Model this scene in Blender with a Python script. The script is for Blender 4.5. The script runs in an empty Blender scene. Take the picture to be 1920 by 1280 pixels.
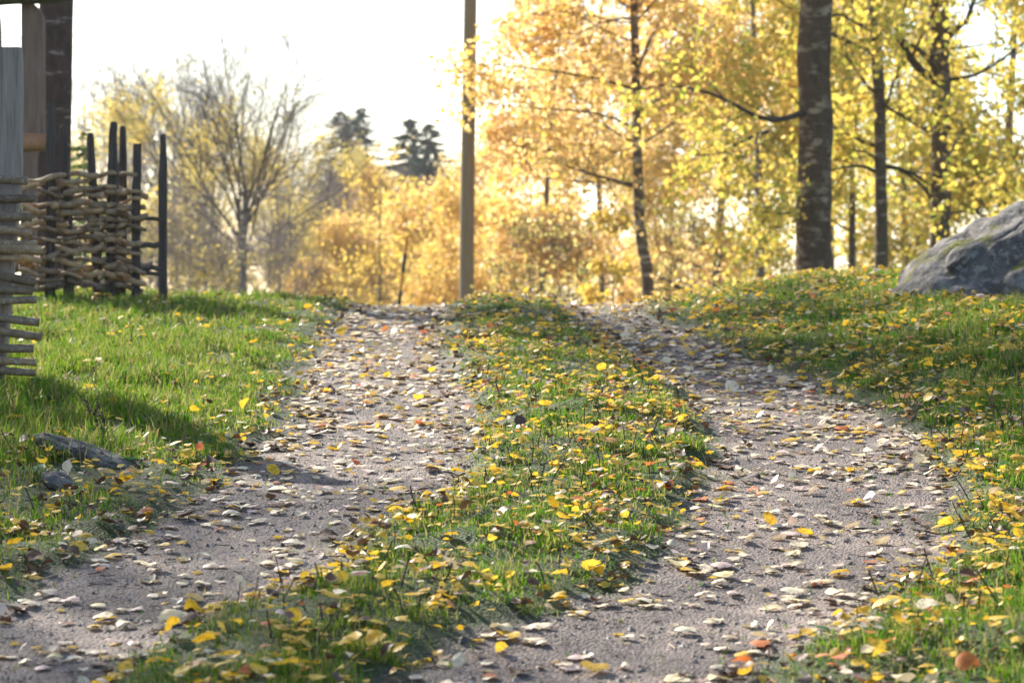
import bpy, math
import numpy as np
from mathutils import Vector, noise as mnoise

# ------------------------------------------------------------------ camera, sky, sun, exposure
scene = bpy.context.scene
col = scene.collection
F = 4533.0            # focal length in photo pixels (85 mm on 36 mm, 1920 px wide)
HC = 1.274            # camera height above the foot of the path
ROW0 = 560.0          # row of the true horizon in the photo

cam_d = bpy.data.cameras.new("camera")
cam = bpy.data.objects.new("camera", cam_d)
col.objects.link(cam)
scene.camera = cam
cam_d.sensor_width = 36.0
cam_d.lens = 85.0
cam_d.clip_start = 0.1
cam_d.clip_end = 3000.0
cam.location = (0, 0, HC)
cam.rotation_euler = (math.pi / 2 - math.atan((640 - ROW0) / F), 0, 0)
cam_d.dof.use_dof = True
cam_d.dof.focus_distance = 8.6
cam_d.dof.aperture_fstop = 5.2

SUN_EL, SUN_AZ = math.radians(31), math.radians(-34)      # azimuth measured from +Y towards +X
world = bpy.data.worlds.new("World")
scene.world = world
world.use_nodes = True
wn = world.node_tree
bg = wn.nodes["Background"]
sky = wn.nodes.new("ShaderNodeTexSky")
sky.sky_type = 'NISHITA'
sky.sun_disc = False
sky.sun_elevation = SUN_EL
sky.sun_rotation = SUN_AZ
sky.air_density = 1.0
sky.dust_density = 1.2
sky.ozone_density = 1.0
wn.links.new(sky.outputs[0], bg.inputs[0])
bg.inputs[1].default_value = 0.11

sun_d = bpy.data.lights.new("sun", 'SUN')
sun_d.energy = 5.0
sun_d.angle = math.radians(0.55)
sun_d.color = (1.0, 0.93, 0.82)
sun = bpy.data.objects.new("sun", sun_d)
col.objects.link(sun)
sdir = Vector((math.sin(SUN_AZ) * math.cos(SUN_EL), math.cos(SUN_AZ) * math.cos(SUN_EL), math.sin(SUN_EL)))
sun.rotation_euler = sdir.to_track_quat('Z', 'Y').to_euler()
sun.location = (-20, 30, 30)

scene.view_settings.view_transform = 'Standard'
scene.view_settings.look = 'None'
scene.view_settings.exposure = 1.34
scene.view_settings.gamma = 1.0
scene.view_settings.use_curve_mapping = False
scene.render.engine = 'CYCLES'
cy = scene.cycles
cy.use_denoising = True
cy.max_bounces = 7
cy.diffuse_bounces = 4
cy.glossy_bounces = 2
cy.transmission_bounces = 4
cy.transparent_max_bounces = 4
cy.volume_bounces = 0
cy.caustics_reflective = False
cy.caustics_refractive = False

# ------------------------------------------------------------------ small tools
RNG = np.random.default_rng(11)


def at(px, row, d):
    """photo pixel + distance along the path -> point in metres"""
    return np.array([(px - 960) / F * d, d, HC + (ROW0 - row) / F * d])


def tag(o, label=None, cat=None, group=None, kind=None):
    if label: o["label"] = label
    if cat: o["category"] = cat
    if group: o["group"] = group
    if kind: o["kind"] = kind
    return o


def empty(name, loc):
    o = bpy.data.objects.new(name, None)
    o.empty_display_size = 0.1
    col.objects.link(o)
    o.location = tuple(loc)
    return o


def build_mesh(name, V, faces, mats, midx=None, attrs=None, smooth=False):
    """faces: list of (M,k) int arrays"""
    me = bpy.data.meshes.new(name)
    V = np.asarray(V, dtype=np.float32).reshape(-1, 3)
    faces = [np.asarray(f, dtype=np.int32) for f in faces if len(f)]
    loops = np.concatenate([f.ravel() for f in faces])
    tot = np.concatenate([np.full(len(f), f.shape[1], dtype=np.int32) for f in faces])
    start = np.concatenate([[0], np.cumsum(tot)[:-1]]).astype(np.int32)
    me.vertices.add(len(V))
    me.vertices.foreach_set("co", V.ravel())
    me.loops.add(len(loops))
    me.loops.foreach_set("vertex_index", loops)
    me.polygons.add(len(tot))
    me.polygons.foreach_set("loop_start", start)
    me.polygons.foreach_set("loop_total", tot)
    for m in (mats if isinstance(mats, (list, tuple)) else [mats]):
        me.materials.append(m)
    if midx is not None:
        me.polygons.foreach_set("material_index", np.asarray(midx, dtype=np.int32))
    me.update(calc_edges=True)
    me.polygons.foreach_set("use_smooth", np.full(len(tot), bool(smooth)))
    if attrs:
        for k, a in attrs.items():
            at_ = me.attributes.new(k, 'FLOAT', 'POINT')
            at_.data.foreach_set("value", np.asarray(a, dtype=np.float32))
    return me


def link(name, me, parent=None, loc=(0, 0, 0)):
    o = bpy.data.objects.new(name, me)
    col.objects.link(o)
    o.location = tuple(loc)
    if parent is not None:
        o.parent = parent
    return o


def nrm(a):
    return a / np.maximum(np.linalg.norm(a, axis=-1, keepdims=True), 1e-9)


def wob(x, y, seed, scale, n=10):
    """cheap smooth 2-D noise in about -1..1"""
    r = np.random.default_rng(seed)
    out = 0
    for i in range(n):
        a = r.uniform(0, 2 * math.pi); k = (2 * math.pi / scale) * r.uniform(0.5, 1.6); p = r.uniform(0, 6.28)
        out = out + np.sin((x * math.cos(a) + y * math.sin(a)) * k + p)
    return out / math.sqrt(n / 2) * 0.6


def tubes(P, R, sides=5, cap=False):
    """P (N,S,3), R (N,S) -> verts, quad faces (+ caps) for N tubes"""
    P = np.asarray(P, float); R = np.asarray(R, float)
    N, S, _ = P.shape
    T = np.empty_like(P)
    T[:, 1:-1] = P[:, 2:] - P[:, :-2]
    T[:, 0] = P[:, 1] - P[:, 0]
    T[:, -1] = P[:, -1] - P[:, -2]
    T = nrm(T)
    D = nrm(P[:, -1] - P[:, 0])
    ref = np.zeros((N, 3))
    ref[np.arange(N), np.argmin(np.abs(D), axis=1)] = 1.0
    A = nrm(np.cross(T, ref[:, None, :]))
    B = np.cross(T, A)
    ang = np.arange(sides) * 2 * math.pi / sides
    V = P[:, :, None, :] + R[:, :, None, None] * (np.cos(ang)[None, None, :, None] * A[:, :, None, :] + np.sin(ang)[None, None, :, None] * B[:, :, None, :])
    V = V.reshape(-1, 3)
    i = np.arange(N)[:, None, None] * S * sides
    s = np.arange(S - 1)[None, :, None] * sides
    k = np.arange(sides)[None, None, :]
    k2 = (k + 1) % sides
    q = np.stack(np.broadcast_arrays(i + s + k, i + s + k2, i + s + sides + k2, i + s + sides + k), -1).reshape(-1, 4)
    faces = [q]
    if cap:
        e = np.arange(N)[:, None] * S * sides
        faces.append(e + np.arange(sides)[None, ::-1])
        faces.append(e + (S - 1) * sides + np.arange(sides)[None, :])
    return V, faces


def resample(pts, n):
    pts = np.asarray(pts, float)
    d = np.concatenate([[0], np.cumsum(np.linalg.norm(np.diff(pts, axis=0), axis=1))])
    t = np.linspace(0, d[-1], n)
    # smooth by sampling then averaging
    out = np.stack([np.interp(t, d, pts[:, j]) for j in range(pts.shape[1])], 1)
    for _ in range(2):
        out[1:-1] = 0.25 * out[:-2] + 0.5 * out[1:-1] + 0.25 * out[2:]
    return out


# ------------------------------------------------------------------ materials
def new_mat(name):
    m = bpy.data.materials.new(name)
    m.use_nodes = True
    nt = m.node_tree
    for n in list(nt.nodes):
        nt.nodes.remove(n)
    out = nt.nodes.new("ShaderNodeOutputMaterial")
    return m, nt, out


def ramp(nt, fac, stops):
    r = nt.nodes.new("ShaderNodeValToRGB")
    e = r.color_ramp.elements
    while len(e) > 1:
        e.remove(e[-1])
    e[0].position = stops[0][0]; e[0].color = (*stops[0][1], 1)
    for p, c in stops[1:]:
        x = e.new(p); x.color = (*c, 1)
    if fac is not None:
        nt.links.new(fac, r.inputs[0])
    return r


def tex_noise(nt, scale, detail=4, rough=0.55, stretch=None, coord="Object"):
    tc = nt.nodes.new("ShaderNodeTexCoord")
    src = tc.outputs["Object" if coord == "World" else coord]
    if coord == "World":
        src = nt.nodes.new("ShaderNodeNewGeometry").outputs["Position"]
    if stretch is not None:
        mp = nt.nodes.new("ShaderNodeMapping")
        mp.inputs["Scale"].default_value = stretch
        nt.links.new(src, mp.inputs[0]); src = mp.outputs[0]
    n = nt.nodes.new("ShaderNodeTexNoise")
    n.inputs["Scale"].default_value = scale
    n.inputs["Detail"].default_value = detail
    n.inputs["Roughness"].default_value = rough
    nt.links.new(src, n.inputs["Vector"])
    return n


def mathn(nt, op, a, b=None):
    m = nt.nodes.new("ShaderNodeMath"); m.operation = op
    for i, v in enumerate((a, b)):
        if v is None: continue
        if isinstance(v, (int, float)): m.inputs[i].default_value = v
        else: nt.links.new(v, m.inputs[i])
    return m.outputs[0]


def mixc(nt, fac, a, b, mode='MIX'):
    m = nt.nodes.new("ShaderNodeMix"); m.data_type = 'RGBA'; m.blend_type = mode
    for k, v in ((0, fac), (6, a), (7, b)):
        if isinstance(v, (int, float)): m.inputs[k].default_value = v
        elif isinstance(v, tuple): m.inputs[k].default_value = (*v, 1)
        else: nt.links.new(v, m.inputs[k])
    return m.outputs[2]


def leaf_mat(name, stops, trans=0.5, spots=0.0, rough=0.5, spec=0.3, nscale=140):
    """two-sided thin leaf: diffuse + translucent, colour from the per-leaf tint"""
    m, nt, out = new_mat(name)
    a = nt.nodes.new("ShaderNodeAttribute"); a.attribute_name = "tint"
    oi = nt.nodes.new("ShaderNodeObjectInfo")
    f = mathn(nt, 'FRACT', mathn(nt, 'ADD', a.outputs["Fac"], oi.outputs["Random"]))
    c = ramp(nt, f, stops).outputs[0]
    if spots > 0:
        n1 = tex_noise(nt, nscale, 3, .7, coord="World")
        blot = ramp(nt, n1.outputs[0], [(0.0, (0, 0, 0)), (0.57, (0, 0, 0)), (0.66, (spots,) * 3)]).outputs[0]
        c = mixc(nt, blot, c, (0.06, 0.035, 0.015))
        n2 = tex_noise(nt, 60, 4, .65, coord="World")
        mot = ramp(nt, n2.outputs[0], [(.30, (.52, .42, .30)), (.5, (1, 1, 1)), (.72, (1.12, 1.1, 1.25))]).outputs[0]
        c = mixc(nt, 0.9, c, mot, 'MULTIPLY')
    b = nt.nodes.new("ShaderNodeBsdfPrincipled")
    nt.links.new(c, b.inputs["Base Color"])
    b.inputs["Roughness"].default_value = rough
    b.inputs["Specular IOR Level"].default_value = spec
    t = nt.nodes.new("ShaderNodeBsdfTranslucent")
    nt.links.new(c, t.inputs[0])
    mx = nt.nodes.new("ShaderNodeMixShader"); mx.inputs[0].default_value = trans
    nt.links.new(b.outputs[0], mx.inputs[1]); nt.links.new(t.outputs[0], mx.inputs[2])
    nt.links.new(mx.outputs[0], out.inputs[0])
    return m


def solid_mat(name, stops, scale=6, detail=5, stretch=None, rough=0.85, bump=0.3, bdist=0.01, spec=0.25, extra=None):
    m, nt, out = new_mat(name)
    n = tex_noise(nt, scale, detail, 0.6, stretch)
    c = ramp(nt, n.outputs[0], stops).outputs[0]
    if extra:
        c = extra(nt, c)
    b = nt.nodes.new("ShaderNodeBsdfPrincipled")
    nt.links.new(c, b.inputs["Base Color"])
    b.inputs["Roughness"].default_value = rough
    b.inputs["Specular IOR Level"].default_value = spec
    if bump:
        bp = nt.nodes.new("ShaderNodeBump"); bp.inputs["Strength"].default_value = bump; bp.inputs["Distance"].default_value = bdist
        nt.links.new(n.outputs[0], bp.inputs["Height"]); nt.links.new(bp.outputs[0], b.inputs["Normal"])
    nt.links.new(b.outputs[0], out.inputs[0])
    return m


def bark_birch(name, pale, dark, amount, zs=15):
    """amount 0..1: how much of the trunk is pale paper bark; rest is dark furrowed bark"""
    def ex(nt, c):
        n = tex_noise(nt, 1.0, 4, 0.65, (4, 4, zs))
        band = ramp(nt, n.outputs[0], [(0.0, (0, 0, 0)), (0.62 - 0.22 * amount, (0, 0, 0)), (0.70 - 0.22 * amount, (1, 1, 1))]).outputs[0]
        big = ramp(nt, tex_noise(nt, 1.0, 3, .6, (1.6, 1.6, 2.2)).outputs[0], [(0, (0, 0, 0)), (.42, (.12,) * 3), (.60, (1, 1, 1))]).outputs[0]
        band = mixc(nt, 1.0, band, big, 'MULTIPLY')
        return mixc(nt, band, c, pale)
    return solid_mat(name, [(0.3, tuple(x * 0.55 for x in dark)), (0.7, dark)], 16, 6, (1, 1, 0.5), 0.9, 1.0, 0.035, extra=ex)


OY = [(0, (.86, .54, .20)), (.35, (.88, .61, .25)), (.65, (.84, .63, .25)), (.85, (.88, .55, .22)), (1, (.88, .67, .32))]
YY = [(0, (.76, .54, .10)), (.4, (.80, .58, .13)), (.7, (.68, .54, .10)), (1, (.80, .52, .13))]
YG = [(0, (.58, .54, .09)), (.3, (.70, .56, .11)), (.55, (.38, .45, .06)), (.8, (.74, .56, .12)), (1, (.30, .38, .05))]
M_oy = leaf_mat("leaf_orange_yellow", OY, 0.58)
M_yy = leaf_mat("leaf_yellow", YY, 0.58)
M_yg = leaf_mat("leaf_yellow_green", YG, 0.58)
M_dull = leaf_mat("leaf_dull_yellow", [(0, (.72, .60, .20)), (.4, (.76, .62, .20)), (.7, (.60, .60, .18)), (1, (.78, .58, .22))], 0.5)
M_needle = leaf_mat("needle_green", [(0, (.028, .06, .03)), (.5, (.045, .085, .045)), (1, (.03, .075, .05))], 0.2, rough=0.6)
M_needle_near = leaf_mat("needle_green_near", [(0, (.16, .22, .07)), (.5, (.22, .28, .09)), (1, (.16, .24, .08))], 0.5, rough=0.6)
M_grass = leaf_mat("grass_green", [(0, (.055, .155, .006)), (.30, (.088, .215, .007)), (.55, (.130, .26, .010)), (.75, (.20, .28, .022)), (.90, (.34, .29, .11)), (1, (.28, .21, .09))], 0.5, rough=0.5, spec=0.18)
M_weed = leaf_mat("weed_green", [(0, (.05, .14, .05)), (.6, (.08, .19, .06)), (1, (.06, .16, .06))], 0.3, rough=0.4, spec=0.5)
L_pale = leaf_mat("fallen_pale", [(0, (.72, .60, .38)), (.25, (.78, .68, .45)), (.45, (.62, .50, .36)), (.6, (.80, .66, .32)), (.78, (.70, .58, .42)), (.9, (.62, .44, .38)), (1, (.72, .60, .40))], 0.2, 0.2, 0.5, 0.5)
L_yel = leaf_mat("fallen_yellow", [(0, (.78, .50, .035)), (.4, (.84, .58, .06)), (.7, (.72, .44, .03)), (1, (.82, .54, .07))], 0.42, 0.8, 0.5, 0.4)
L_brown = leaf_mat("fallen_brown", [(0, (.10, .055, .03)), (.5, (.17, .09, .04)), (1, (.07, .045, .035))], 0.15, 0.5, 0.6, 0.35)
L_red = leaf_mat("fallen_orange", [(0, (.72, .24, .05)), (.5, (.60, .15, .05)), (1, (.66, .32, .10))], 0.35, 0.5, 0.5, 0.4)
LEAFM = [L_pale, L_yel, L_brown, L_red]
M_stem = solid_mat("dry_stem", [(0.3, (.05, .035, .03)), (.7, (.10, .07, .05))], 30, 2, bump=0)
M_straw = solid_mat("dry_straw", [(0.3, (.34, .27, .15)), (.7, (.45, .37, .22))], 30, 2, bump=0)
M_bark_dark = bark_birch("bark_dark_birch", (.38, .28, .19), (.125, .080, .048), 0.5, 9)
M_bark_left = bark_birch("bark_brown_birch", (.34, .28, .25), (.10, .062, .052), 0.16)
M_bark_pale = bark_birch("bark_pale_birch", (.50, .42, .33), (.17, .125, .09), 0.55)
M_bark_aspen = bark_birch("bark_aspen", (.36, .29, .21), (.14, .10, .065), 0.25)
M_bark_grey = solid_mat("bark_grey", [(0.3, (.14, .12, .105)), (.7, (.25, .21, .18))], 12, 5, (1, 1, .4))
M_twig = solid_mat("twig_brown", [(0.3, (.10, .075, .06)), (.7, (.17, .125, .10))], 8, 2, bump=0)
M_twig_hazed = solid_mat("twig_far_hazed", [(0.3, (.26, .21, .19)), (.7, (.38, .31, .28))], 8, 2, bump=0)  # far twigs paled: the fading by haze is put into their colour
M_twig_dark = solid_mat("twig_dark", [(0.3, (.045, .033, .026)), (.7, (.075, .055, .04))], 8, 2, bump=0)

# ------------------------------------------------------------------ the ground
_yy = np.arange(-60, 700, 0.05)
_sl = np.interp(_yy, [-60, 0, 15.5, 19.0, 60, 90, 700], [0.05, .073, .073, -.034, -.034, 0.0, 0.0])
_bz = np.concatenate([[0], np.cumsum((_sl[1:] + _sl[:-1]) * 0.025)])
_bz -= np.interp(0.0, _yy, _bz)
# wheel track edges read off the photograph: row, left edge, right edge of each track
_rows = np.array([1280, 1200, 1150, 1100, 1050, 1000, 950, 900, 850, 800, 750, 700, 650, 600, 582])
_ll = np.array([-330, -170, -60, 60, 150, 225, 330, 430, 500, 540, 560, 580, 600, 640, 655])
_lr = np.array([150, 330, 450, 560, 630, 700, 790, 850, 880, 880, 870, 850, 820, 835, 840])
_rl = np.array([760, 860, 1060, 1150, 1220, 1270, 1295, 1330, 1350, 1340, 1300, 1230, 1160, 1090, 1072])
_rr = np.array([1420, 1560, 1610, 1680, 1720, 1755, 1770, 1770, 1755, 1680, 1580, 1470, 1335, 1230, 1205])
_d = 5774.0 / (_rows - 229)
_order = np.argsort(_d)
_dy = _d[_order]
_edges = [((e - 960) / F * _d)[_order] for e in (_ll, _lr, _rl, _rr)]


def edges(y):
    e = [np.interp(y, _dy, k) for k in _edges]
    w = 0.05 * wob(y, y * 0, 5, 0.8)
    return e[0] + w, e[1] + 0.04 * wob(y, y * 0, 6, .6), e[2] + 0.04 * wob(y, y * 0, 7, .7), e[3] + 0.06 * wob(y, y * 0, 8, .9)


def sstep(t):
    t = np.clip(t, 0, 1)
    return t * t * (3 - 2 * t)


def zones(x, y):
    """signed distances: left bank, middle strip, right bank (positive inside the grass)"""
    a, b, c, d = edges(y)
    return a - x, np.minimum(x - b, c - x), x - d


def gz(x, y):
    x = np.asarray(x, float); y = np.asarray(y, float)
    lb, ms, rb = zones(x, y)
    z = np.interp(y, _yy, _bz)
    fall = 1 - 0.8 * sstep((y - 20) / 25)
    z = z + np.where(lb > 0, .025 * sstep(lb / .15) + .07 * (1 - np.exp(-np.maximum(lb, 0) / 1.3)), 0) * fall
    z = z + np.where(rb > 0, .025 * sstep(rb / .15) + .20 * sstep(rb / 1.5), 0) * fall
    z = z + np.where(ms > 0, .035 * sstep(ms / .14) + .035 * sstep(ms / .5), 0) * fall
    intrack = (np.maximum(np.maximum(lb, ms), rb) < 0)
    dep = np.minimum(np.minimum(-lb, -ms), -rb)
    z = z - np.where(intrack, .012 * sstep(dep / .3), 0)
    soft = np.where(intrack, 0.3, 1.0)
    z = z + soft * (.016 * wob(x, y, 21, 1.1) + .009 * wob(x, y, 22, .35)) + .004 * wob(x, y, 23, .16)
    far = np.clip((np.hypot(x, y - 12) - 20) / 40, 0, 1)
    return z + far * 0.5 * wob(x, y, 24, 28.0)


def axis(a, b, step, lo, hi):
    mid = np.arange(a, b + step / 2, step)
    up = [b]; s = step
    while up[-1] < hi: s *= 1.16; up.append(up[-1] + s)
    dn = [a]; s = step
    while dn[-1] > lo: s *= 1.16; dn.append(dn[-1] - s)
    return np.concatenate([np.array(dn[1:][::-1]), mid, np.array(up[1:])])


gx = axis(-3.6, 4.2, 0.048, -450, 450)
gy = axis(4.6, 19.0, 0.048, -60, 640)
X, Y = np.meshgrid(gx, gy)
Z = gz(X, Y)
nx, ny = len(gx), len(gy)
idx = (np.arange(ny - 1)[:, None] * nx + np.arange(nx - 1)[None, :])
quads = np.stack([idx, idx + 1, idx + 1 + nx, idx + nx], -1).reshape(-1, 4)
lb, ms, rb = zones(X, Y)
grassiness = np.maximum(np.maximum(lb, ms), rb)
mask = sstep((grassiness + 0.05 + 0.05 * wob(X, Y, 31, .2)) / 0.12)


def ground_material():
    m, nt, out = new_mat("ground_gravel_and_turf")
    a = nt.nodes.new("ShaderNodeAttribute"); a.attribute_name = "turf"
    n1 = tex_noise(nt, 3.0, 5)
    n2 = tex_noise(nt, 90.0, 4)
    vo = nt.nodes.new("ShaderNodeTexVoronoi"); vo.inputs["Scale"].default_value = 110
    tc = nt.nodes.new("ShaderNodeTexCoord"); nt.links.new(tc.outputs["Object"], vo.inputs["Vector"])
    gravel = ramp(nt, n1.outputs[0], [(.3, (.098, .080, .070)), (.5, (.175, .143, .124)), (.72, (.28, .228, .192))]).outputs[0]
    grain = ramp(nt, n2.outputs[0], [(.3, (.45, .44, .45)), (.5, (.95, .94, .95)), (.72, (1.5, 1.45, 1.4))]).outputs[0]
    gravel = mixc(nt, 1.0, gravel, grain, 'MULTIPLY')
    stone = ramp(nt, vo.outputs["Color"], [(.2, (.6, .6, .62)), (.8, (1.25, 1.2, 1.15))]).outputs[0]
    gravel = mixc(nt, .7, gravel, stone, 'MULTIPLY')
    n3 = tex_noise(nt, 1.7, 3)
    damp = ramp(nt, n3.outputs[0], [(.36, (.62, .60, .62)), (.52, (1, 1, 1)), (.68, (1.22, 1.18, 1.12))]).outputs[0]
    gravel = mixc(nt, 1.0, gravel, damp, 'MULTIPLY')
    soil = ramp(nt, n2.outputs[0], [(.3, (.020, .032, .007)), (.6, (.045, .070, .012)), (.8, (.09, .085, .025))]).outputs[0]
    c = mixc(nt, a.outputs["Fac"], gravel, soil)
    b = nt.nodes.new("ShaderNodeBsdfPrincipled")
    nt.links.new(c, b.inputs["Base Color"]); b.inputs["Roughness"].default_value = .8
    b.inputs["Specular IOR Level"].default_value = .3
    h = mathn(nt, 'ADD', mathn(nt, 'MULTIPLY', vo.outputs["Distance"], -0.9), n2.outputs[0])
    bp = nt.nodes.new("ShaderNodeBump"); bp.inputs["Strength"].default_value = 1.0; bp.inputs["Distance"].default_value = .007
    nt.links.new(h, bp.inputs["Height"]); nt.links.new(bp.outputs[0], b.inputs["Normal"])
    nt.links.new(b.outputs[0], out.inputs[0])
    return m


ground = link("ground", build_mesh("ground", np.stack([X, Y, Z], -1).reshape(-1, 3), [quads], ground_material(), attrs={"turf": mask.ravel()}, smooth=True))
tag(ground, kind="structure")

# ------------------------------------------------------------------ trees
def grow(rng, P, R, n, length, ang, tlo=0.25, rfrac=0.45, S=5, up=0.0, wander=0.25, taper=0.35):
    """n children on each polyline of P (N,S0,3); returns child polylines and radii"""
    N, S0, _ = P.shape
    par = np.repeat(np.arange(N), n)
    M = len(par)
    t = rng.uniform(tlo, 1.0, M) * (S0 - 1)
    i = np.minimum(t.astype(int), S0 - 2); f = (t - i)[:, None]
    p0 = P[par, i] * (1 - f) + P[par, i + 1] * f
    tan = nrm(P[par, i + 1] - P[par, i])
    rp = R[par, i] * (1 - f[:, 0]) + R[par, i + 1] * f[:, 0]
    rnd = nrm(np.cross(tan, rng.normal(size=(M, 3))))
    a = rng.uniform(ang[0], ang[1], M)[:, None]
    d = nrm(tan * np.cos(a) + rnd * np.sin(a))
    L = rng.uniform(length[0], length[1], M) * (1.1 - 0.5 * t / (S0 - 1))
    out = np.empty((M, S, 3)); out[:, 0] = p0
    for s in range(1, S):
        d = nrm(d + rng.normal(size=(M, 3)) * wander + np.array([0, 0, up]))
        out[:, s] = out[:, s - 1] + d * (L / (S - 1))[:, None]
    r0 = rp * rfrac * rng.uniform(.7, 1.1, M)
    rad = r0[:, None] * np.linspace(1, taper, S)[None, :]
    return out, rad


def leaf_cards(rng, pts, size, hexa=True, flat=0.0):
    """one small leaf-shaped polygon per point"""
    n = len(pts)
    u = nrm(rng.normal(size=(n, 3)))
    if flat:
        u[:, 2] *= (1 - flat); u = nrm(u)
    w = nrm(np.cross(u, rng.normal(size=(n, 3))))
    s = size * rng.uniform(.65, 1.25, n)[:, None]
    if hexa:
        prof = [(0, 0), (.35, .42), (.72, .36), (1.05, 0), (.72, -.36), (.35, -.42)]
    else:
        prof = [(0, 0), (.45, .42), (1.05, 0), (.45, -.42)]
    V = np.stack([pts + u * s * (a - .5) + w * s * b for a, b in prof], 1)
    k = len(prof)
    tint = np.repeat(rng.uniform(0, 1, n), k)
    return V.reshape(-1, 3), np.arange(n * k).reshape(n, k), tint


def on_lines(rng, P, n, spread):
    N, S, _ = P.shape
    j = rng.integers(0, N, n)
    t = rng.uniform(0.15, 1, n) * (S - 1); i = np.minimum(t.astype(int), S - 2); f = (t - i)[:, None]
    return P[j, i] * (1 - f) + P[j, i + 1] * f + rng.normal(size=(n, 3)) * spread


def crown_mesh(rng, lines, leafpts, bark, leafm, size, hexa):
    """twigs + leaves of one crown in one mesh"""
    Vs, Fq, Ft, mi, tint = [], [], [], [], []
    off = 0
    faces = []; mids = []
    for P, R, sides in lines:
        v, f = tubes(P, R, sides)
        Vs.append(v); faces.append(f[0] + off); mids.append(np.zeros(len(f[0]), int)); tint.append(np.zeros(len(v)))
        off += len(v)
    for pts, m, sz in leafpts:
        if len(pts) == 0: continue
        v, f, t = leaf_cards(rng, pts, sz, hexa)
        Vs.append(v); faces.append(f + off); mids.append(np.full(len(f), m, int)); tint.append(t)
        off += len(v)
    return np.concatenate(Vs), faces, np.concatenate(mids), np.concatenate(tint)


def trunk_mesh(P, R, mat, seed, sides=14, flare=.35):
    n = len(P)
    v, f = tubes(P[None], R[None], sides)
    v = v.reshape(n, sides, 3)
    s_ = Vector((seed * 1.3, seed * .7, 2.0))
    d = np.concatenate([[0], np.cumsum(np.linalg.norm(np.diff(P, axis=0), axis=1))])
    for i in range(n):
        fl = flare * math.exp(-d[i] / (R[0] * 1.6))
        for k in range(sides):
            o = v[i, k] - P[i]
            q = Vector((o[0] / R[i] * .8, o[1] / R[i] * .8, d[i] * 1.4)) + s_
            m = 1 + .09 * mnoise.noise(q) + .05 * mnoise.noise(q * 2.7) + fl * (1 + .7 * math.sin(k * 2 * math.pi / sides * 4 + seed))
            v[i, k] = P[i] + o * m
    return build_mesh("trunk", v.reshape(-1, 3), f, mat, smooth=True)


def trunk_line(base, h, lean=(0, 0), bend=0.15, S=14, rng=None):
    z = np.linspace(0, 1, S)
    P = np.zeros((S, 3))
    P[:, 0] = base[0] + lean[0] * h * z + bend * np.sin(z * 5 + (rng.uniform(0, 6) if rng is not None else 0)) * z
    P[:, 1] = base[1] + lean[1] * h * z + bend * np.cos(z * 4 + (rng.uniform(0, 6) if rng is not None else 0)) * z
    P[:, 2] = base[2] - 0.15 + (h + 0.15) * z
    return P


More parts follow.
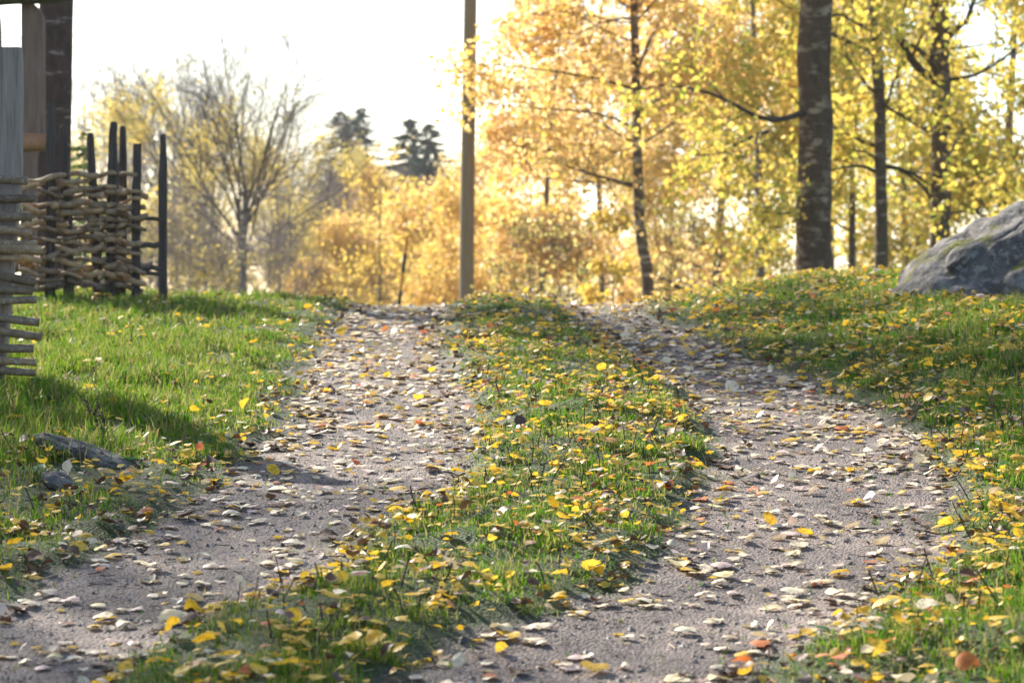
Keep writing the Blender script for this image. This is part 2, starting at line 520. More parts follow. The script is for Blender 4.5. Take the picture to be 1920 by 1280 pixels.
def make_tree(seed, name, label, cat, xy, h, r0, bark, leafm, nleaf, leaf=.08, group=None, trunk=None, radii=None,
              nl=14, l1=(1.5, 3), a1=(.9, 1.5), tlo=.12, n2=6, l2=(.6, 1.4), n3=5, l3=(.25, .6), up=.06, spread=.10,
              explicit=(), hexa=True, twig=None, leaf2=None, frac2=0.0, stems=1, parts=True, wander=.22, fan=0.0, rf1=.38, tmin=.0025):
    rng = np.random.default_rng(seed)
    base = np.array([xy[0], xy[1], float(gz(xy[0], xy[1]))])
    root = empty(name, base)
    tag(root, label, cat, group)
    if trunk is None:
        h = h * (fan or 1.0)
        T = [trunk_line(base, h, (rng.normal() * .03, rng.normal() * .03), .06 * h / 6, 14, rng)]
        for s in range(1, stems):
            a = rng.uniform(0, 6.28); k = rng.uniform(.12, .40)
            T.append(trunk_line(base, h * rng.uniform(.75, .97), (math.cos(a) * k, math.sin(a) * k), .10, 14, rng))
    else:
        T = [resample(trunk, 64)]
    if radii is None:
        prof = np.linspace(1, .18 if not fan else .6, T[0].shape[0])
        RR = [r0 * prof * (1 if i == 0 else rng.uniform(.6, .85)) for i in range(len(T))]
    else:
        rt = np.linspace(0, 1, len(radii))
        RR = [np.interp(np.linspace(0, 1, T[0].shape[0]), rt, radii)]
    Tp = np.stack(T); Tr = np.stack(RR)
    for i in range(len(T)):
        # an uneven trunk: finer rings with a little radius noise
        Pn = resample(T[i], 64) if trunk is None else T[i]; Rn = np.interp(np.linspace(0, 1, len(Pn)), np.linspace(0, 1, len(RR[i])), RR[i])
        link("trunk", trunk_mesh(Pn - base, Rn, bark, seed + i), root)
    tw = twig or M_twig
    P1, R1 = grow(rng, Tp, Tr, nl, l1, a1, tlo, rf1, 8, up, wander * .7, .25)
    ex = []
    for pts, rr in explicit:
        Pe = resample(pts, 8); ex.append((Pe, np.linspace(rr[0], rr[1], 8)))
    if ex:
        P1 = np.concatenate([P1, np.stack([e[0] for e in ex])]); R1 = np.concatenate([R1, np.stack([e[1] for e in ex])])
    if parts:
        for k in range(len(P1)):
            v, f = tubes(P1[k:k + 1] - base, R1[k:k + 1], 6)
            link("branch", build_mesh("branch", v, f, bark if k < len(P1) - len(ex) else M_twig_dark, smooth=True), root)
    P2, R2 = grow(rng, P1, R1, n2, l2, (.5, 1.1), .2, .5, 6, up * .6, wander, .3)
    lines = [(P2 - base, np.maximum(R2, tmin * 1.5), 4)]
    if not parts:
        lines.insert(0, (P1 - base, R1, 5))
    last = P2
    if n3:
        P3, R3 = grow(rng, P2, R2, n3, l3, (.4, 1.0), .2, .55, 4, 0, wander * 1.1, .4)
        lines.append((P3 - base, np.maximum(R3, tmin), 3))
        last = P3
    lp = []
    if nleaf:
        k = int(nleaf * frac2)
        lp.append((on_lines(rng, last, nleaf - k, spread) - base, 1, leaf))
        if k: lp.append((on_lines(rng, last, k, spread) - base, 2, leaf))
    V, faces, mi, tint = crown_mesh(rng, lines, lp, tw, leafm, leaf, hexa)
    mats = [tw, leafm or M_yy] + ([leaf2] if leaf2 else [])
    link("crown", build_mesh("crown", V, faces, mats, mi, {"tint": tint}), root)
    return root


def ground_at(px, d):
    x = (px - 960) / F * d
    return x, d


def dup_tree(src, px, d, sc, rot, label, cat, group=None):
    x, y = ground_at(px, d)
    r = src.copy(); col.objects.link(r)
    r.location = (x, y, float(gz(x, y))); r.rotation_euler = (0, 0, rot); r.scale = (sc, sc, sc * (1.0))
    r["label"] = label; r["category"] = cat
    if group: r["group"] = group
    for ch in list(src.children):
        c = ch.copy(); col.objects.link(c); c.parent = r
    return r


def spruce(seed, label, px, d, h, mat, group, rw=.2, twn=26, card=.22, dens=1.0, name="spruce_tree"):
    rng = np.random.default_rng(seed)
    x, y = ground_at(px, d)
    base = np.array([x, y, float(gz(x, y))])
    root = empty(name, base); tag(root, label, "spruce", group)
    T = trunk_line(np.zeros(3), h, (0, 0), .03, 14, rng)
    v, f = tubes(T[None], (h * .014 * np.linspace(1, .1, 14))[None], 8)
    link("trunk", build_mesh("trunk", v, f, M_bark_grey, smooth=True), root)
    n = int(h * 13 * dens)
    zz = rng.uniform(.06, .985, n) ** .9 * h
    a = rng.uniform(0, 6.283, n)
    L = h * rw * (1 - zz / h) ** .62 * rng.uniform(.65, 1.15, n) + .03
    t = np.linspace(0, 1, 6)
    P = np.empty((n, 6, 3))
    P[:, :, 0] = np.cos(a)[:, None] * L[:, None] * t; P[:, :, 1] = np.sin(a)[:, None] * L[:, None] * t
    P[:, :, 2] = zz[:, None] + L[:, None] * (-.35 * t + .22 * t ** 2.5)
    R = (.004 + .006 * L)[:, None] * np.linspace(1, .3, 6)[None]
    pts = []
    m = n * twn
    j = rng.integers(0, n, m); tt = rng.uniform(.1, 1, m); k = np.minimum((tt * 5).astype(int), 4); fr = (tt * 5 - k)[:, None]
    p = P[j, k] * (1 - fr) + P[j, k + 1] * fr
    side = np.stack([-np.sin(a[j]), np.cos(a[j]), np.zeros(m)], 1) * rng.choice([-1, 1], m)[:, None]
    outd = np.stack([np.cos(a[j]), np.sin(a[j]), np.full(m, -.35)], 1)
    u = nrm(side * rng.uniform(.3, 1, m)[:, None] + outd * rng.uniform(.4, 1, m)[:, None] + rng.normal(size=(m, 3)) * .2 + np.array([0, 0, -.2]))
    w = nrm(np.cross(u, rng.normal(size=(m, 3))))
    ln = (card * rng.uniform(.6, 1.3, m) * (1.05 - .6 * tt) * np.clip(.28 + .8 * L[j] / (h * rw), 0, 1))[:, None]; wd = ln * .24
    V4 = np.stack([p - w * wd * .6, p + u * ln * .5 - w * wd, p + u * ln, p + u * ln * .5 + w * wd], 1)
    v0, f0 = tubes(P, R, 3)
    V = np.concatenate([v0, V4.reshape(-1, 3)])
    fq = np.arange(m * 4).reshape(m, 4) + len(v0)
    mi = np.concatenate([np.zeros(len(f0[0]), int), np.ones(m, int)])
    tint = np.concatenate([np.zeros(len(v0)), np.repeat(rng.uniform(0, 1, m), 4)])
    link("crown", build_mesh("crown", V, [f0[0], fq], [M_twig_dark, mat], mi, {"tint": tint}), root)
    return root


# --- right side, near trunks
D1 = 31.0
big = [at(1527, 530, D1), at(1525, 430, D1), at(1526, 300, D1), at(1530, 230, D1), at(1524, 130, D1), at(1530, 0, D1), at(1534, -250, D1), at(1530, -600, D1)]
big[0][2] = gz(big[0][0], D1) - .1
make_tree(101, "birch_tree", "thick dark birch trunk with pale bands standing left of the boulder", "tree", (big[0][0], D1), 8, .24,
          M_bark_dark, M_yy, 6000, .075, trunk=big, radii=[.255, .225, .222, .215, .205, .20, .17, .10], nl=8, tlo=.5, l1=(1.2, 2.4), n2=6, n3=5,
          explicit=[([at(1520, 205, D1), at(1492, 215, D1 - .2), at(1465, 232, D1 - .4), at(1440, 247, D1 - .5), at(1415, 232, D1 - .6), at(1400, 205, D1 - .6), at(1350, 172, D1 - .7), at(1290, 162, D1 - .8), at(1235, 160, D1 - .9)], (.045, .012)),
                    ([at(1440, 247, D1 - .5), at(1405, 256, D1 - .6), at(1375, 272, D1 - .7), at(1362, 290, D1 - .7), at(1300, 292, D1 - .8)], (.026, .008)),
                    ([at(1520, 200, D1), at(1470, 226, D1 + .3), at(1432, 222, D1 + .3), at(1415, 195, D1 + .4), at(1385, 188, D1 + .4)], (.02, .007)),
                    ([at(1545, 40, D1), at(1575, 20, D1 + .2), at(1600, 48, D1 + .3), at(1640, 60, D1 + .4)], (.022, .008)),
                    ([at(1500, 400, D1), at(1460, 400, D1 - .3), at(1420, 396, D1 - .5)], (.018, .006))],
          leaf2=M_yg, frac2=.5, twig=M_twig_dark)
D2 = 36.0
t2 = [at(1762, 540, D2), at(1762, 440, D2), at(1765, 300, D2), at(1762, 130, D2), at(1757, 0, D2), at(1752, -300, D2), at(1760, -700, D2)]
t2[0][2] = gz(t2[0][0], D2) - .1
make_tree(102, "aspen_tree", "dark trunk just behind the boulder with two crooked limbs branching at its sides", "tree", (t2[0][0], D2), 9, .14,
          M_bark_aspen, M_yg, 6500, .085, trunk=t2, radii=[.17, .152, .147, .15, .145, .13, .075], nl=12, tlo=.3, l1=(1.2, 2.6), n2=6, n3=6,
          explicit=[([at(1752, 152, D2), at(1730, 148, D2 - .2), at(1708, 125, D2 - .3), at(1690, 95, D2 - .3), at(1676, 60, D2 - .4), at(1668, 0, D2 - .4), at(1640, -90, D2 - .4)], (.07, .03)),
                    ([at(1772, 150, D2), at(1805, 152, D2 - .2), at(1835, 145, D2 - .3), at(1870, 118, D2 - .4), at(1915, 82, D2 - .5), at(1960, 60, D2 - .5)], (.032, .012)),
                    ([at(1745, 255, D2), at(1720, 230, D2), at(1690, 215, D2 + .2), at(1660, 200, D2 + .3)], (.02, .008)),
                    ([at(1748, 380, D2), at(1735, 352, D2 + .1), at(1700, 325, D2 + .2), at(1660, 310, D2 + .3)], (.03, .012)),
                    ([at(1772, 300, D2), at(1790, 275, D2), at(1805, 240, D2), at(1840, 205, D2 - .2), at(1880, 190, D2 - .3)], (.022, .007)),
                    ([at(1780, 400, D2), at(1850, 390, D2 - .2), at(1900, 380, D2 - .3)], (.016, .006))],
          leaf2=M_yy, frac2=.35, twig=M_twig_dark)
D3 = 33.5
t3 = [at(1653, 540, D3), at(1652, 430, D3), at(1650, 300, D3), at(1648, 200, D3), at(1640, 60, D3), at(1630, -150, D3), at(1632, -450, D3)]
t3[0][2] = gz(t3[0][0], D3) - .1
make_tree(103, "aspen_tree", "medium slim trunk midway between the thick dark birch and the boulder", "tree", (t3[0][0], D3), 8, .1,
          M_bark_aspen, M_yg, 3800, .09, trunk=t3, radii=[.105, .088, .085, .085, .072, .06, .035], nl=14, tlo=.25, l1=(1.2, 2.6), n2=6, n3=6,
          explicit=[([at(1655, 312, D3), at(1690, 316, D3), at(1720, 330, D3), at(1750, 352, D3)], (.035, .014)),
                    ([at(1640, 322, D3), at(1620, 310, D3), at(1590, 312, D3), at(1555, 320, D3)], (.028, .010)),
                    ([at(1645, 300, D3), at(1625, 285, D3), at(1590, 282, D3)], (.022, .010)),
                    ([at(1660, 200, D3), at(1700, 225, D3 + .3), at(1748, 255, D3 + .4)], (.022, .009))],
          leaf2=M_yy, frac2=.4, twig=M_twig_dark)
x, y = ground_at(1593, 48)
make_tree(104, "aspen_tree", "thinnest pale trunk right beside the thick dark birch", "tree", (x, y), 8.5, .09, M_bark_aspen, M_yy, 12000, .09,
          nl=14, tlo=.25, l1=(1.3, 2.8), n2=6, n3=5, leaf2=M_yg, frac2=.5)
D5 = 34.0
t5 = [at(1211, 592, D5), at(1214, 545, D5), at(1216, 520, D5), at(1207, 478, D5), at(1199, 420, D5), at(1195, 300, D5), at(1193, 190, D5), at(1190, 80, D5), at(1187, 0, D5), at(1180, -150, D5), at(1176, -330, D5)]
t5[0][2] = gz(t5[0][0], D5) - .1
make_tree(105, "birch_tree", "slender birch with curved pale base and orange yellow leaves at the right track", "tree", (t5[0][0], D5), 7, .09,
          M_bark_pale, M_oy, 14000, .078, trunk=t5, radii=[.09, .084, .08, .075, .066, .062, .056, .052, .046, .035, .015], nl=24, tlo=.22, l1=(1.3, 2.6), a1=(1.0, 1.5), n2=7, n3=6, up=.03, spread=.13,
          explicit=[([at(1188, 168, D5), at(1150, 152, D5 - .1), at(1100, 145, D5 - .2), at(1030, 132, D5 - .3), at(960, 125, D5 - .4), at(890, 120, D5 - .4)], (.02, .006)),
                    ([at(1190, 240, D5), at(1160, 220, D5), at(1120, 206, D5 - .2), at(1050, 210, D5 - .2), at(960, 200, D5 - .3), at(880, 190, D5 - .3)], (.018, .005)),
                    ([at(1188, 345, D5), at(1150, 335, D5), at(1100, 345, D5 - .2), at(1000, 330, D5 - .3)], (.018, .005)),
                    ([at(1188, 300, D5), at(1165, 280, D5), at(1130, 285, D5 + .2), at(1050, 300, D5 + .3)], (.016, .005)),
                    ([at(1196, 170, D5), at(1220, 162, D5), at(1250, 160, D5 + .2), at(1330, 165, D5 + .3), at(1400, 130, D5 + .3)], (.018, .005)),
                    ([at(1190, 45, D5), at(1140, 42, D5), at(1080, 20, D5 - .2), at(1000, 30, D5 - .2)], (.014, .004)),
                    ([at(1212, 520, D5), at(1240, 518, D5), at(1280, 540, D5 - .2), at(1300, 575, D5 - .3)], (.03, .010))],
          twig=M_twig_dark, leaf2=M_yy, frac2=.25)

# --- right side, leafy trees behind
SRC = {}
LATER = []


def leafy(key, seed, px, d, h, mat, nleaf, label, leaf=.10, mat2=None, fr=0, **k):
    x, y = ground_at(px, d)
    kw = dict(nl=20, tlo=.08, l1=(h * .17, h * .36), n2=7, n3=4, spread=.16, hexa=False, parts=False)
    kw.update(k)
    SRC[key] = make_tree(seed, "leafy_tree", label, "tree", (x, y), h, h * .012, M_bark_grey, mat, nleaf, leaf, leaf2=mat2, frac2=fr, **kw)
    return SRC[key]


leafy('A', 201, 1010, 52, 7.6, M_oy, 15000, "orange yellow tree behind the low end of the grassy strip, right of the utility pole", mat2=M_yy, fr=.3)
leafy('B', 202, 1335, 50, 9.0, M_oy, 15000, "orange yellow tree filling the gap between slender birch and thick birch", mat2=M_yg, fr=.3)
leafy('C', 203, 1425, 44, 8.5, M_yg, 14000, "yellow green tree seen just left of the thick dark birch trunk", mat2=M_yy, fr=.5)
leafy('D', 204, 1880, 42, 9.0, M_yg, 14000, "yellow green tree above the boulder at the right edge", mat2=M_yy, fr=.5)
dup_tree(SRC['B'], 1130, 60, .98, 2.1, "orange tree behind the slender birch, seen on the left of its trunk", "tree")
dup_tree(SRC['A'], 1250, 66, 1.15, 1.1, "orange tree behind the slender birch, seen on the right of its trunk", "tree")
dup_tree(SRC['D'], 1700, 56, 1.05, 2.6, "yellow green tree far behind the two trunks by the boulder", "tree")
dup_tree(SRC['C'], 1560, 62, 1.2, 4.0, "yellow green tree far behind the thick dark birch", "tree")
# middle
leafy('E', 205, 850, 66, 4.5, M_yy, 9000, "round orange yellow tree directly left of the utility pole", mat2=M_oy, fr=.45)
leafy('F', 206, 655, 74, 4.1, M_yy, 7500, "low golden tree behind the snow marker stick", mat2=M_oy, fr=.5)
dup_tree(SRC['E'], 920, 74, 1.0, 2.0, "golden tree half hidden behind the utility pole", "tree")
dup_tree(SRC['F'], 745, 82, 1.0, 1.3, "golden tree behind the top of the snow marker stick", "tree")
dup_tree(SRC['F'], 580, 62, .62, 3.3, "low golden bush right of the many stemmed bare tree", "bush")
dup_tree(SRC['F'], 980, 58, .72, 4.4, "low golden bush behind the crest just right of the utility pole", "bush")
for key, px, d, sc, rt, lab in (('J', 520, 82, .92, 1.0, "pale half bare yellow tree right of the fan shaped crown"), ('J', 610, 88, .95, 2.9, "pale half bare yellow tree below the left spruces"),
                                ('E', 700, 92, 1.25, .6, "pale golden tree in the gap between the two spruce pairs"), ('F', 790, 78, 1.2, 5.1, "golden tree below the spruces nearest the pole"),
                                ('E', 900, 86, 1.35, 3.3, "tall golden tree right behind the utility pole"), ('J', 450, 80, .85, 4.6, "pale half bare yellow tree seen through the fan shaped crown")):
    LATER.append((key, px, d, sc, rt, lab))
x, y = ground_at(708, 58)
make_tree(106, "birch_tree", "slender grey birch trunk left of the snow marker stick", "tree", (x, y), 4.4, .06, M_bark_grey, M_yy, 1500, .085, nl=14, tlo=.25, l1=(.6, 1.5), n2=5, n3=4, hexa=False, parts=True)
# low sapling at the slender birch
x, y = ground_at(1150, 32.5)
make_tree(107, "sapling", "bright yellow leafy sapling low beside the slender birch", "sapling", (x, y), 1.5, .012, M_twig, M_yy, 700, .075, nl=10, tlo=.1, l1=(.3, .6), n2=4, l2=(.15, .35), n3=3, l3=(.08, .2), spread=.05, parts=False)
x, y = ground_at(985, 36)
make_tree(108, "bare_shrub", "bare brown shrub behind the crest right of the utility pole", "shrub", (x, y), 1.6, .014, M_twig, M_dull, 500, .06, nl=12, tlo=.05, l1=(.4, .8), a1=(.4, 1.0), n2=5, l2=(.2, .5), n3=4, l3=(.1, .3), spread=.05, parts=False, stems=3)
BS = bpy.data.objects["bare_shrub"]
dup_tree(BS, 1070, 40, 1.2, 2.0, "bare brown shrub behind the crest midway between pole and slender birch", "shrub")
dup_tree(BS, 1265, 38, 1.1, 4.0, "bare brown shrub right of the slender birch base", "shrub")

# left: bare and half bare trees
def bare(key, seed, px, d, h, label, nleaf, leafm=None, **k):
    x, y = ground_at(px, d)
    kw = dict(nl=16, tlo=.15, l1=(h * .22, h * .48), a1=(.35, .85), n2=9, l2=(h * .09, h * .22), n3=7, l3=(h * .035, h * .09), up=.08, spread=.08, hexa=False, parts=False, stems=2, wander=.16)
    kw.update(k)
    SRC[key] = make_tree(seed, "bare_tree", label, "tree", (x, y), h, h * .013, M_bark_grey, leafm or M_dull, nleaf, .09, **kw)
    return SRC[key]


bare('G', 301, 457, 56, 8.0, "many stemmed bare tree with wide fan crown right of the fence", 300, stems=1, fan=.46, rf1=.5, nl=18, tlo=.62, a1=(.1, 1.0), l1=(4.6, 7.2), n2=15, l2=(1.1, 2.8), n3=11, l3=(.4, 1.1), up=.05, wander=.13, tmin=.0032)
bare('H', 302, 330, 84, 11.4, "tall bare tree with thin grey twigs behind the yellow trees", 150, stems=1, fan=.45, rf1=.42, nl=20, tlo=.35, a1=(.1, .6), l1=(6.2, 10.5), n2=10, l2=(1.2, 3.0), n3=8, l3=(.4, 1.0), up=.06, wander=.14, tmin=.003, twig=M_twig_hazed)
dup_tree(SRC['H'], 240, 88, .98, 1.7, "tall bare tree rising above the fence stakes", "tree")
dup_tree(SRC['H'], 165, 80, .95, 3.0, "tall bare tree just right of the brown birch trunk", "tree")
dup_tree(SRC['H'], 400, 92, 1.0, 4.4, "tall bare tree behind the many stemmed bare tree", "tree")
leafy('J', 303, 300, 72, 7.2, M_dull, 6000, "half bare yellow green tree behind the outermost fence post", mat2=M_yy, fr=.4, leaf=.10)
dup_tree(SRC['J'], 215, 76, .92, 2.2, "half bare yellow green tree behind the cluster of fence stakes", "tree")
dup_tree(SRC['J'], 385, 78, .98, 4.1, "half bare yellow tree left of the many stemmed bare tree", "tree")
dup_tree(SRC['J'], 120, 70, .75, 5.0, "half bare yellow tree behind the left birch trunk", "tree")
bare('K', 304, 560, 96, 9.6, "dense brown bare tree right of the many stemmed tree", 250, stems=1, fan=.5, rf1=.4, nl=24, tlo=.2, a1=(.15, .9), l1=(3.6, 6.4), n2=10, l2=(1.0, 2.3), n3=12, l3=(.35, .9), up=.05, wander=.16, tmin=.0045, twig=M_twig_hazed)
dup_tree(SRC['K'], 640, 100, 1.02, 2.0, "dense brown bare tree in front of the left spruces", "tree")
dup_tree(SRC['K'], 715, 104, .82, 3.9, "dense brown bare tree between the two groups of spruces", "tree")
for i, (px, d, s, lab) in enumerate([(530, 112, 1.08, "brown bare tree far back, just right of the fan shaped crown"), (595, 108, 1.04, "brown bare tree far back, midway between fan shaped crown and spruces"),
                                     (668, 92, .86, "brown bare tree in front of the right one of the spruce pair"), 
                                     (755, 96, .74, "brown bare tree low in front of the thin pointed spruce")]):
    dup_tree(SRC['K'], px, d, s, .7 + i * 1.9, lab, "tree")
for i, (px, d, s, lab) in enumerate([(205, 98, 1.06, "faint tall bare tree far back over the paired fence stakes"), 
                                     (365, 104, 1.15, "faint tall bare tree far back right of the yellow trees"), 
                                     (545, 90, .86, "thin bare tree right of the fan shaped crown")]):
    dup_tree(SRC['H'], px, d, s, .4 + i * 1.5, lab, "tree")
x, y = ground_at(350, 44)
BT = make_tree(109, "bare_shrub", "grey nearly leafless thicket shrub right of the outermost fence post", "shrub", (x, y), 2.2, .016, M_twig_hazed, M_dull, 260, .05, nl=12, tlo=.03, l1=(.7, 1.6), a1=(.2, .9), n2=6, l2=(.4, .9), n3=4, l3=(.2, .5), spread=.05, parts=False, stems=2, twig=M_twig_hazed, tmin=.004, hexa=False)
for i, (px, d, s, lab) in enumerate([(415, 46, 1.0, "grey nearly leafless thicket shrub at the foot of the many stemmed tree"), (560, 52, .9, "grey nearly leafless shrub left of the golden bush"),
                                     (510, 48, 1.0, "grey nearly leafless thicket shrub right of the many stemmed tree foot"), (280, 46, 1.1, "grey nearly leafless thicket shrub behind the fence bars")]):
    dup_tree(BT, px, d, s, i * 1.3 + .5, lab, "shrub")
for key, px, d, sc, rt, lab in LATER:
    dup_tree(SRC[key], px, d, sc, rt, lab, "tree")
# spruces
spruce(401, "left dark spruce of the pair behind brown bare trees", 640, 128, 12.4, M_needle, "distant spruces", .36, 64, .42, 3.0)
dup_tree(bpy.data.objects["spruce_tree"], 677, 132, 1.06, 2.0, "right dark spruce of the pair behind brown bare trees", "spruce", "distant spruces")
spruce(404, "dense dark green spruce nearest the utility pole", 806, 112, 10.2, M_needle, "distant spruces", .36, 70, .42, 3.0)
sp2 = [o for o in bpy.data.objects if o.get("label") == "dense dark green spruce nearest the utility pole"][0]
dup_tree(sp2, 768, 126, 1.17, 1.0, "taller dark spruce left of the dense spruce by the pole", "spruce", "distant spruces")
spruce(405, "small light green spruce sapling behind the fence stakes", 158, 27, 2.2, M_needle_near, None, .26, 34, .13, 3.0)

# --- the left birch and the high trees that shade the lane
D6 = 20.5
t6 = [at(100, 560, D6), at(98, 420, D6), at(101, 280, D6), at(104, 150, D6), at(108, 0, D6), at(112, -300, D6), at(105, -900, D6), at(110, -1500, D6), at(115, -2100, D6)]
t6[0][2] = gz(t6[0][0], D6) - .1
make_tree(109, "birch_tree", "big brown birch trunk behind the wattle fence at the left edge", "tree", (t6[0][0], D6), 10, .14, M_bark_left, M_yy, 5200, .085,
          trunk=t6, radii=[.165, .15, .14, .14, .138, .12, .09, .06, .02], nl=12, tlo=.5, l1=(1.2, 2.6), n2=7, n3=6, spread=.14)
shade = [(-10.4, 16.6, 12.0, 501), (-9.5, 14.5, 12.0, 502), (-6.0, 24.6, 13.0, 503), (-12.0, 22.0, 13.0, 504), (-11.0, 31.0, 14.0, 505)]
for i, (xx, yy_, hh, sd) in enumerate(shade):
    make_tree(sd, "birch_tree", ["birch standing out of view left of the fence, nearest of its row", "birch out of view left of the near fence panel", "birch out of view behind the gate post", "birch out of view farther left in the yard", "birch out of view farthest back in the yard"][i],
              "tree", (xx, yy_), hh, .17, M_bark_pale, M_yy, 5600 if i == 2 else 4400, .10, nl=16, tlo=.38, l1=(1.6, 3.2), n2=7, n3=5, spread=.2, hexa=False, parts=False, group="yard birches beyond the left edge")

# ------------------------------------------------------------------ utility pole, snow marker
DP = 37.0
p0 = at(874, 600, DP); p0[2] = gz(p0[0], DP) - .1
pl = np.stack([p0, at(876, 400, DP), at(879, 200, DP), at(882, 0, DP), at(887, -300, DP), at(890, -520, DP)])
base = np.array([p0[0], DP, gz(p0[0], DP)])
M_pole = solid_mat("pole_wood", [(.25, (.20, .15, .09)), (.5, (.29, .22, .14)), (.75, (.36, .28, .19))], 5, 6, (14, 14, .6), .8, .35, .01)
M_metal = solid_mat("galvanised", [(.3, (.35, .36, .37)), (.7, (.45, .46, .47))], 20, 2, bump=0, rough=.45)
pole = empty("utility_pole", base); tag(pole, "tall bare brown wooden utility pole standing behind the crest between the tracks", "pole")
Pp = resample(pl, 24)
v, f = tubes(Pp[None] - base, np.linspace(.115, .088, 24)[None], 20, True)
link("shaft", build_mesh("shaft", v, f, M_pole, smooth=True), pole)
top = Pp[-1] - base
v, f = tubes(np.array([[top, top + [0, 0, .03], top + [0, 0, .10]]]), np.array([[.095, .095, .02]]), 16, True)
link("cap", build_mesh("cap", v, f, M_metal, smooth=True), pole)

DM = 30.0
sA = at(741, 610, DM); sA[2] = gz(sA[0], DM) - .05
sB = at(763.5, 441, DM)
M_or = solid_mat("marker_orange", [(.3, (.80, .28, .04)), (.7, (.86, .34, .06))], 8, 2, bump=0, rough=.45)
M_bk = solid_mat("marker_black", [(.3, (.02, .02, .022)), (.7, (.035, .035, .038))], 8, 2, bump=0, rough=.45)
mk = empty("snow_marker", sA); tag(mk, "thin leaning snow marker stick with orange and black bands", "marker")
cuts = [610, 562, 533, 503, 472, 441]
for i in range(5):
    t0, t1 = (610 - cuts[i]) / (610 - 441.), (610 - cuts[i + 1]) / (610 - 441.)
    a_, b_ = sA + (sB - sA) * t0, sA + (sB - sA) * t1
    v, f = tubes(np.array([[a_ - sA, b_ - sA]]), np.array([[.021, .021]]), 12, True)
    link("orange_band" if i % 2 == 0 else "black_band", build_mesh("band", v, f, M_or if i % 2 == 0 else M_bk, smooth=False), mk)

# ------------------------------------------------------------------ wattle fences and gate
def rod_mat(name, lo, hi, lichen):
    def ex(nt, c):
        n = tex_noise(nt, 60, 3)
        k = ramp(nt, n.outputs[0], [(0, (0, 0, 0)), (.58, (0, 0, 0)), (.66, (lichen,) * 3)]).outputs[0]
        c = mixc(nt, k, c, (.42, .43, .38))
        oi = nt.nodes.new("ShaderNodeObjectInfo")
        v = ramp(nt, oi.outputs["Random"], [(0, (.55, .54, .55)), (.5, (.95, .95, .95)), (1, (1.35, 1.22, 1.02))]).outputs[0]
        return mixc(nt, 1.0, c, v, 'MULTIPLY')
    return solid_mat(name, [(.3, lo), (.7, hi)], 26, 5, None, .8, .5, .006, extra=ex)


M_rod = rod_mat("rod_tan_bark", (.19, .128, .078), (.40, .29, .185), .15)
M_rod_l = rod_mat("rod_lichen_bark", (.15, .105, .07), (.31, .235, .165), .6)
M_stake = solid_mat("stake_weathered", [(.25, (.035, .030, .028)), (.5, (.065, .055, .05)), (.75, (.10, .088, .08))], 4, 6, (18, 18, .9), .85, .5, .006)
M_plank = solid_mat("plank_weathered", [(.25, (.15, .125, .115)), (.5, (.27, .235, .215)), (.75, (.36, .315, .285))], 3, 7, (16, 16, 1.0), .8, .5, .006)
M_post = solid_mat("post_brown", [(.25, (.12, .075, .055)), (.5, (.20, .135, .105)), (.75, (.24, .19, .17))], 3, 7, (18, 18, 1.0), .8, .5, .006)
M_log = solid_mat("log_redbrown", [(.25, (.24, .115, .06)), (.6, (.42, .23, .13)), (.8, (.50, .31, .20))], 6, 5, None, .8, .5, .01)
M_cut = solid_mat("cut_end", [(.3, (.42, .31, .18)), (.7, (.55, .43, .28))], 30, 3, bump=0)


def loft(secs, mat, rot=0.0):
    """secs: (x,y,z, halfwidth, halfdepth); bevelled rectangular sections"""
    V = []
    for (cx, cy_, cz, hw, hd) in secs:
        c = .28
        for (a, b) in ((-1, -1 + c), (-1 + c * hd / hw if hw > 0 else -1, -1), (1 - c * hd / max(hw, 1e-6), -1), (1, -1 + c), (1, 1 - c), (1 - c * hd / max(hw, 1e-6), 1), (-1 + c * hd / max(hw, 1e-6), 1), (-1, 1 - c)):
            u, w = a * hw, b * hd
            V.append((cx + u * math.cos(rot) - w * math.sin(rot), cy_ + u * math.sin(rot) + w * math.cos(rot), cz))
    n = len(secs); q = []
    for s in range(n - 1):
        for k in range(8):
            q.append((s * 8 + k, s * 8 + (k + 1) % 8, s * 8 + 8 + (k + 1) % 8, s * 8 + 8 + k))
    caps = [[k for k in range(7, -1, -1)], [(n - 1) * 8 + k for k in range(8)]]
    return build_mesh("loft", np.array(V), [np.array(q), np.array(caps)], mat)


# far panel: runs from the left, slightly away from the camera
DF = 16.5
def far_y(px):      # distance of the panel line at a photo column
    return DF + (px - 170) / 275.0 * 0.55

fo = empty("wattle_fence", (at(170, 550, DF)[0], DF, gz(at(170, 550, DF)[0], DF)))
tag(fo, "woven branch fence panel with dark stakes standing farther back", "fence")
fb = np.array(fo.location)
stk = [(97, 192, 93, 8.5), (121, 235, 131, 9), (171, 250, 186, 8.5), (214, 229, 206, 9.5), (232, 237, 226, 8), (258, 270, 254, 8), (307, 252, 305, 8.0)]
rng = np.random.default_rng(77)
stake_xy = []
for i, (tx, trow, bx, hw) in enumerate(stk):
    d = far_y(bx) + (.02 if i != 4 else .12)
    T = at(tx, trow, d); Bt = at(bx, 552, d); Bt[2] = gz(Bt[0], d) - .12
    m = d / F
    sh = .30 if i in (1, 2) else .2     # shoulder below the cut top
    secs = []
    for t, k in ((0, 1.05), (.3, 1.0), (.6, 1.03), (1 - sh - .03, 1.0), (1 - sh * .9, .78 if i in (1, 2, 3, 4) else .97), (.93, .72 if i != 5 else .95), (.985, .66 if i != 5 else .95), (1.0, .5 if i != 5 else .9)):
        p = Bt + (T - Bt) * t + np.array([rng.normal() * .003, 0, 0])
        secs.append((p[0] - fb[0], p[1] - fb[1], p[2] - fb[2], hw * m * k, hw * m * .8 * k))
    link("stake", loft(secs, M_stake, rng.uniform(-.3, .3)), fo)
    stake_xy.append(bx)
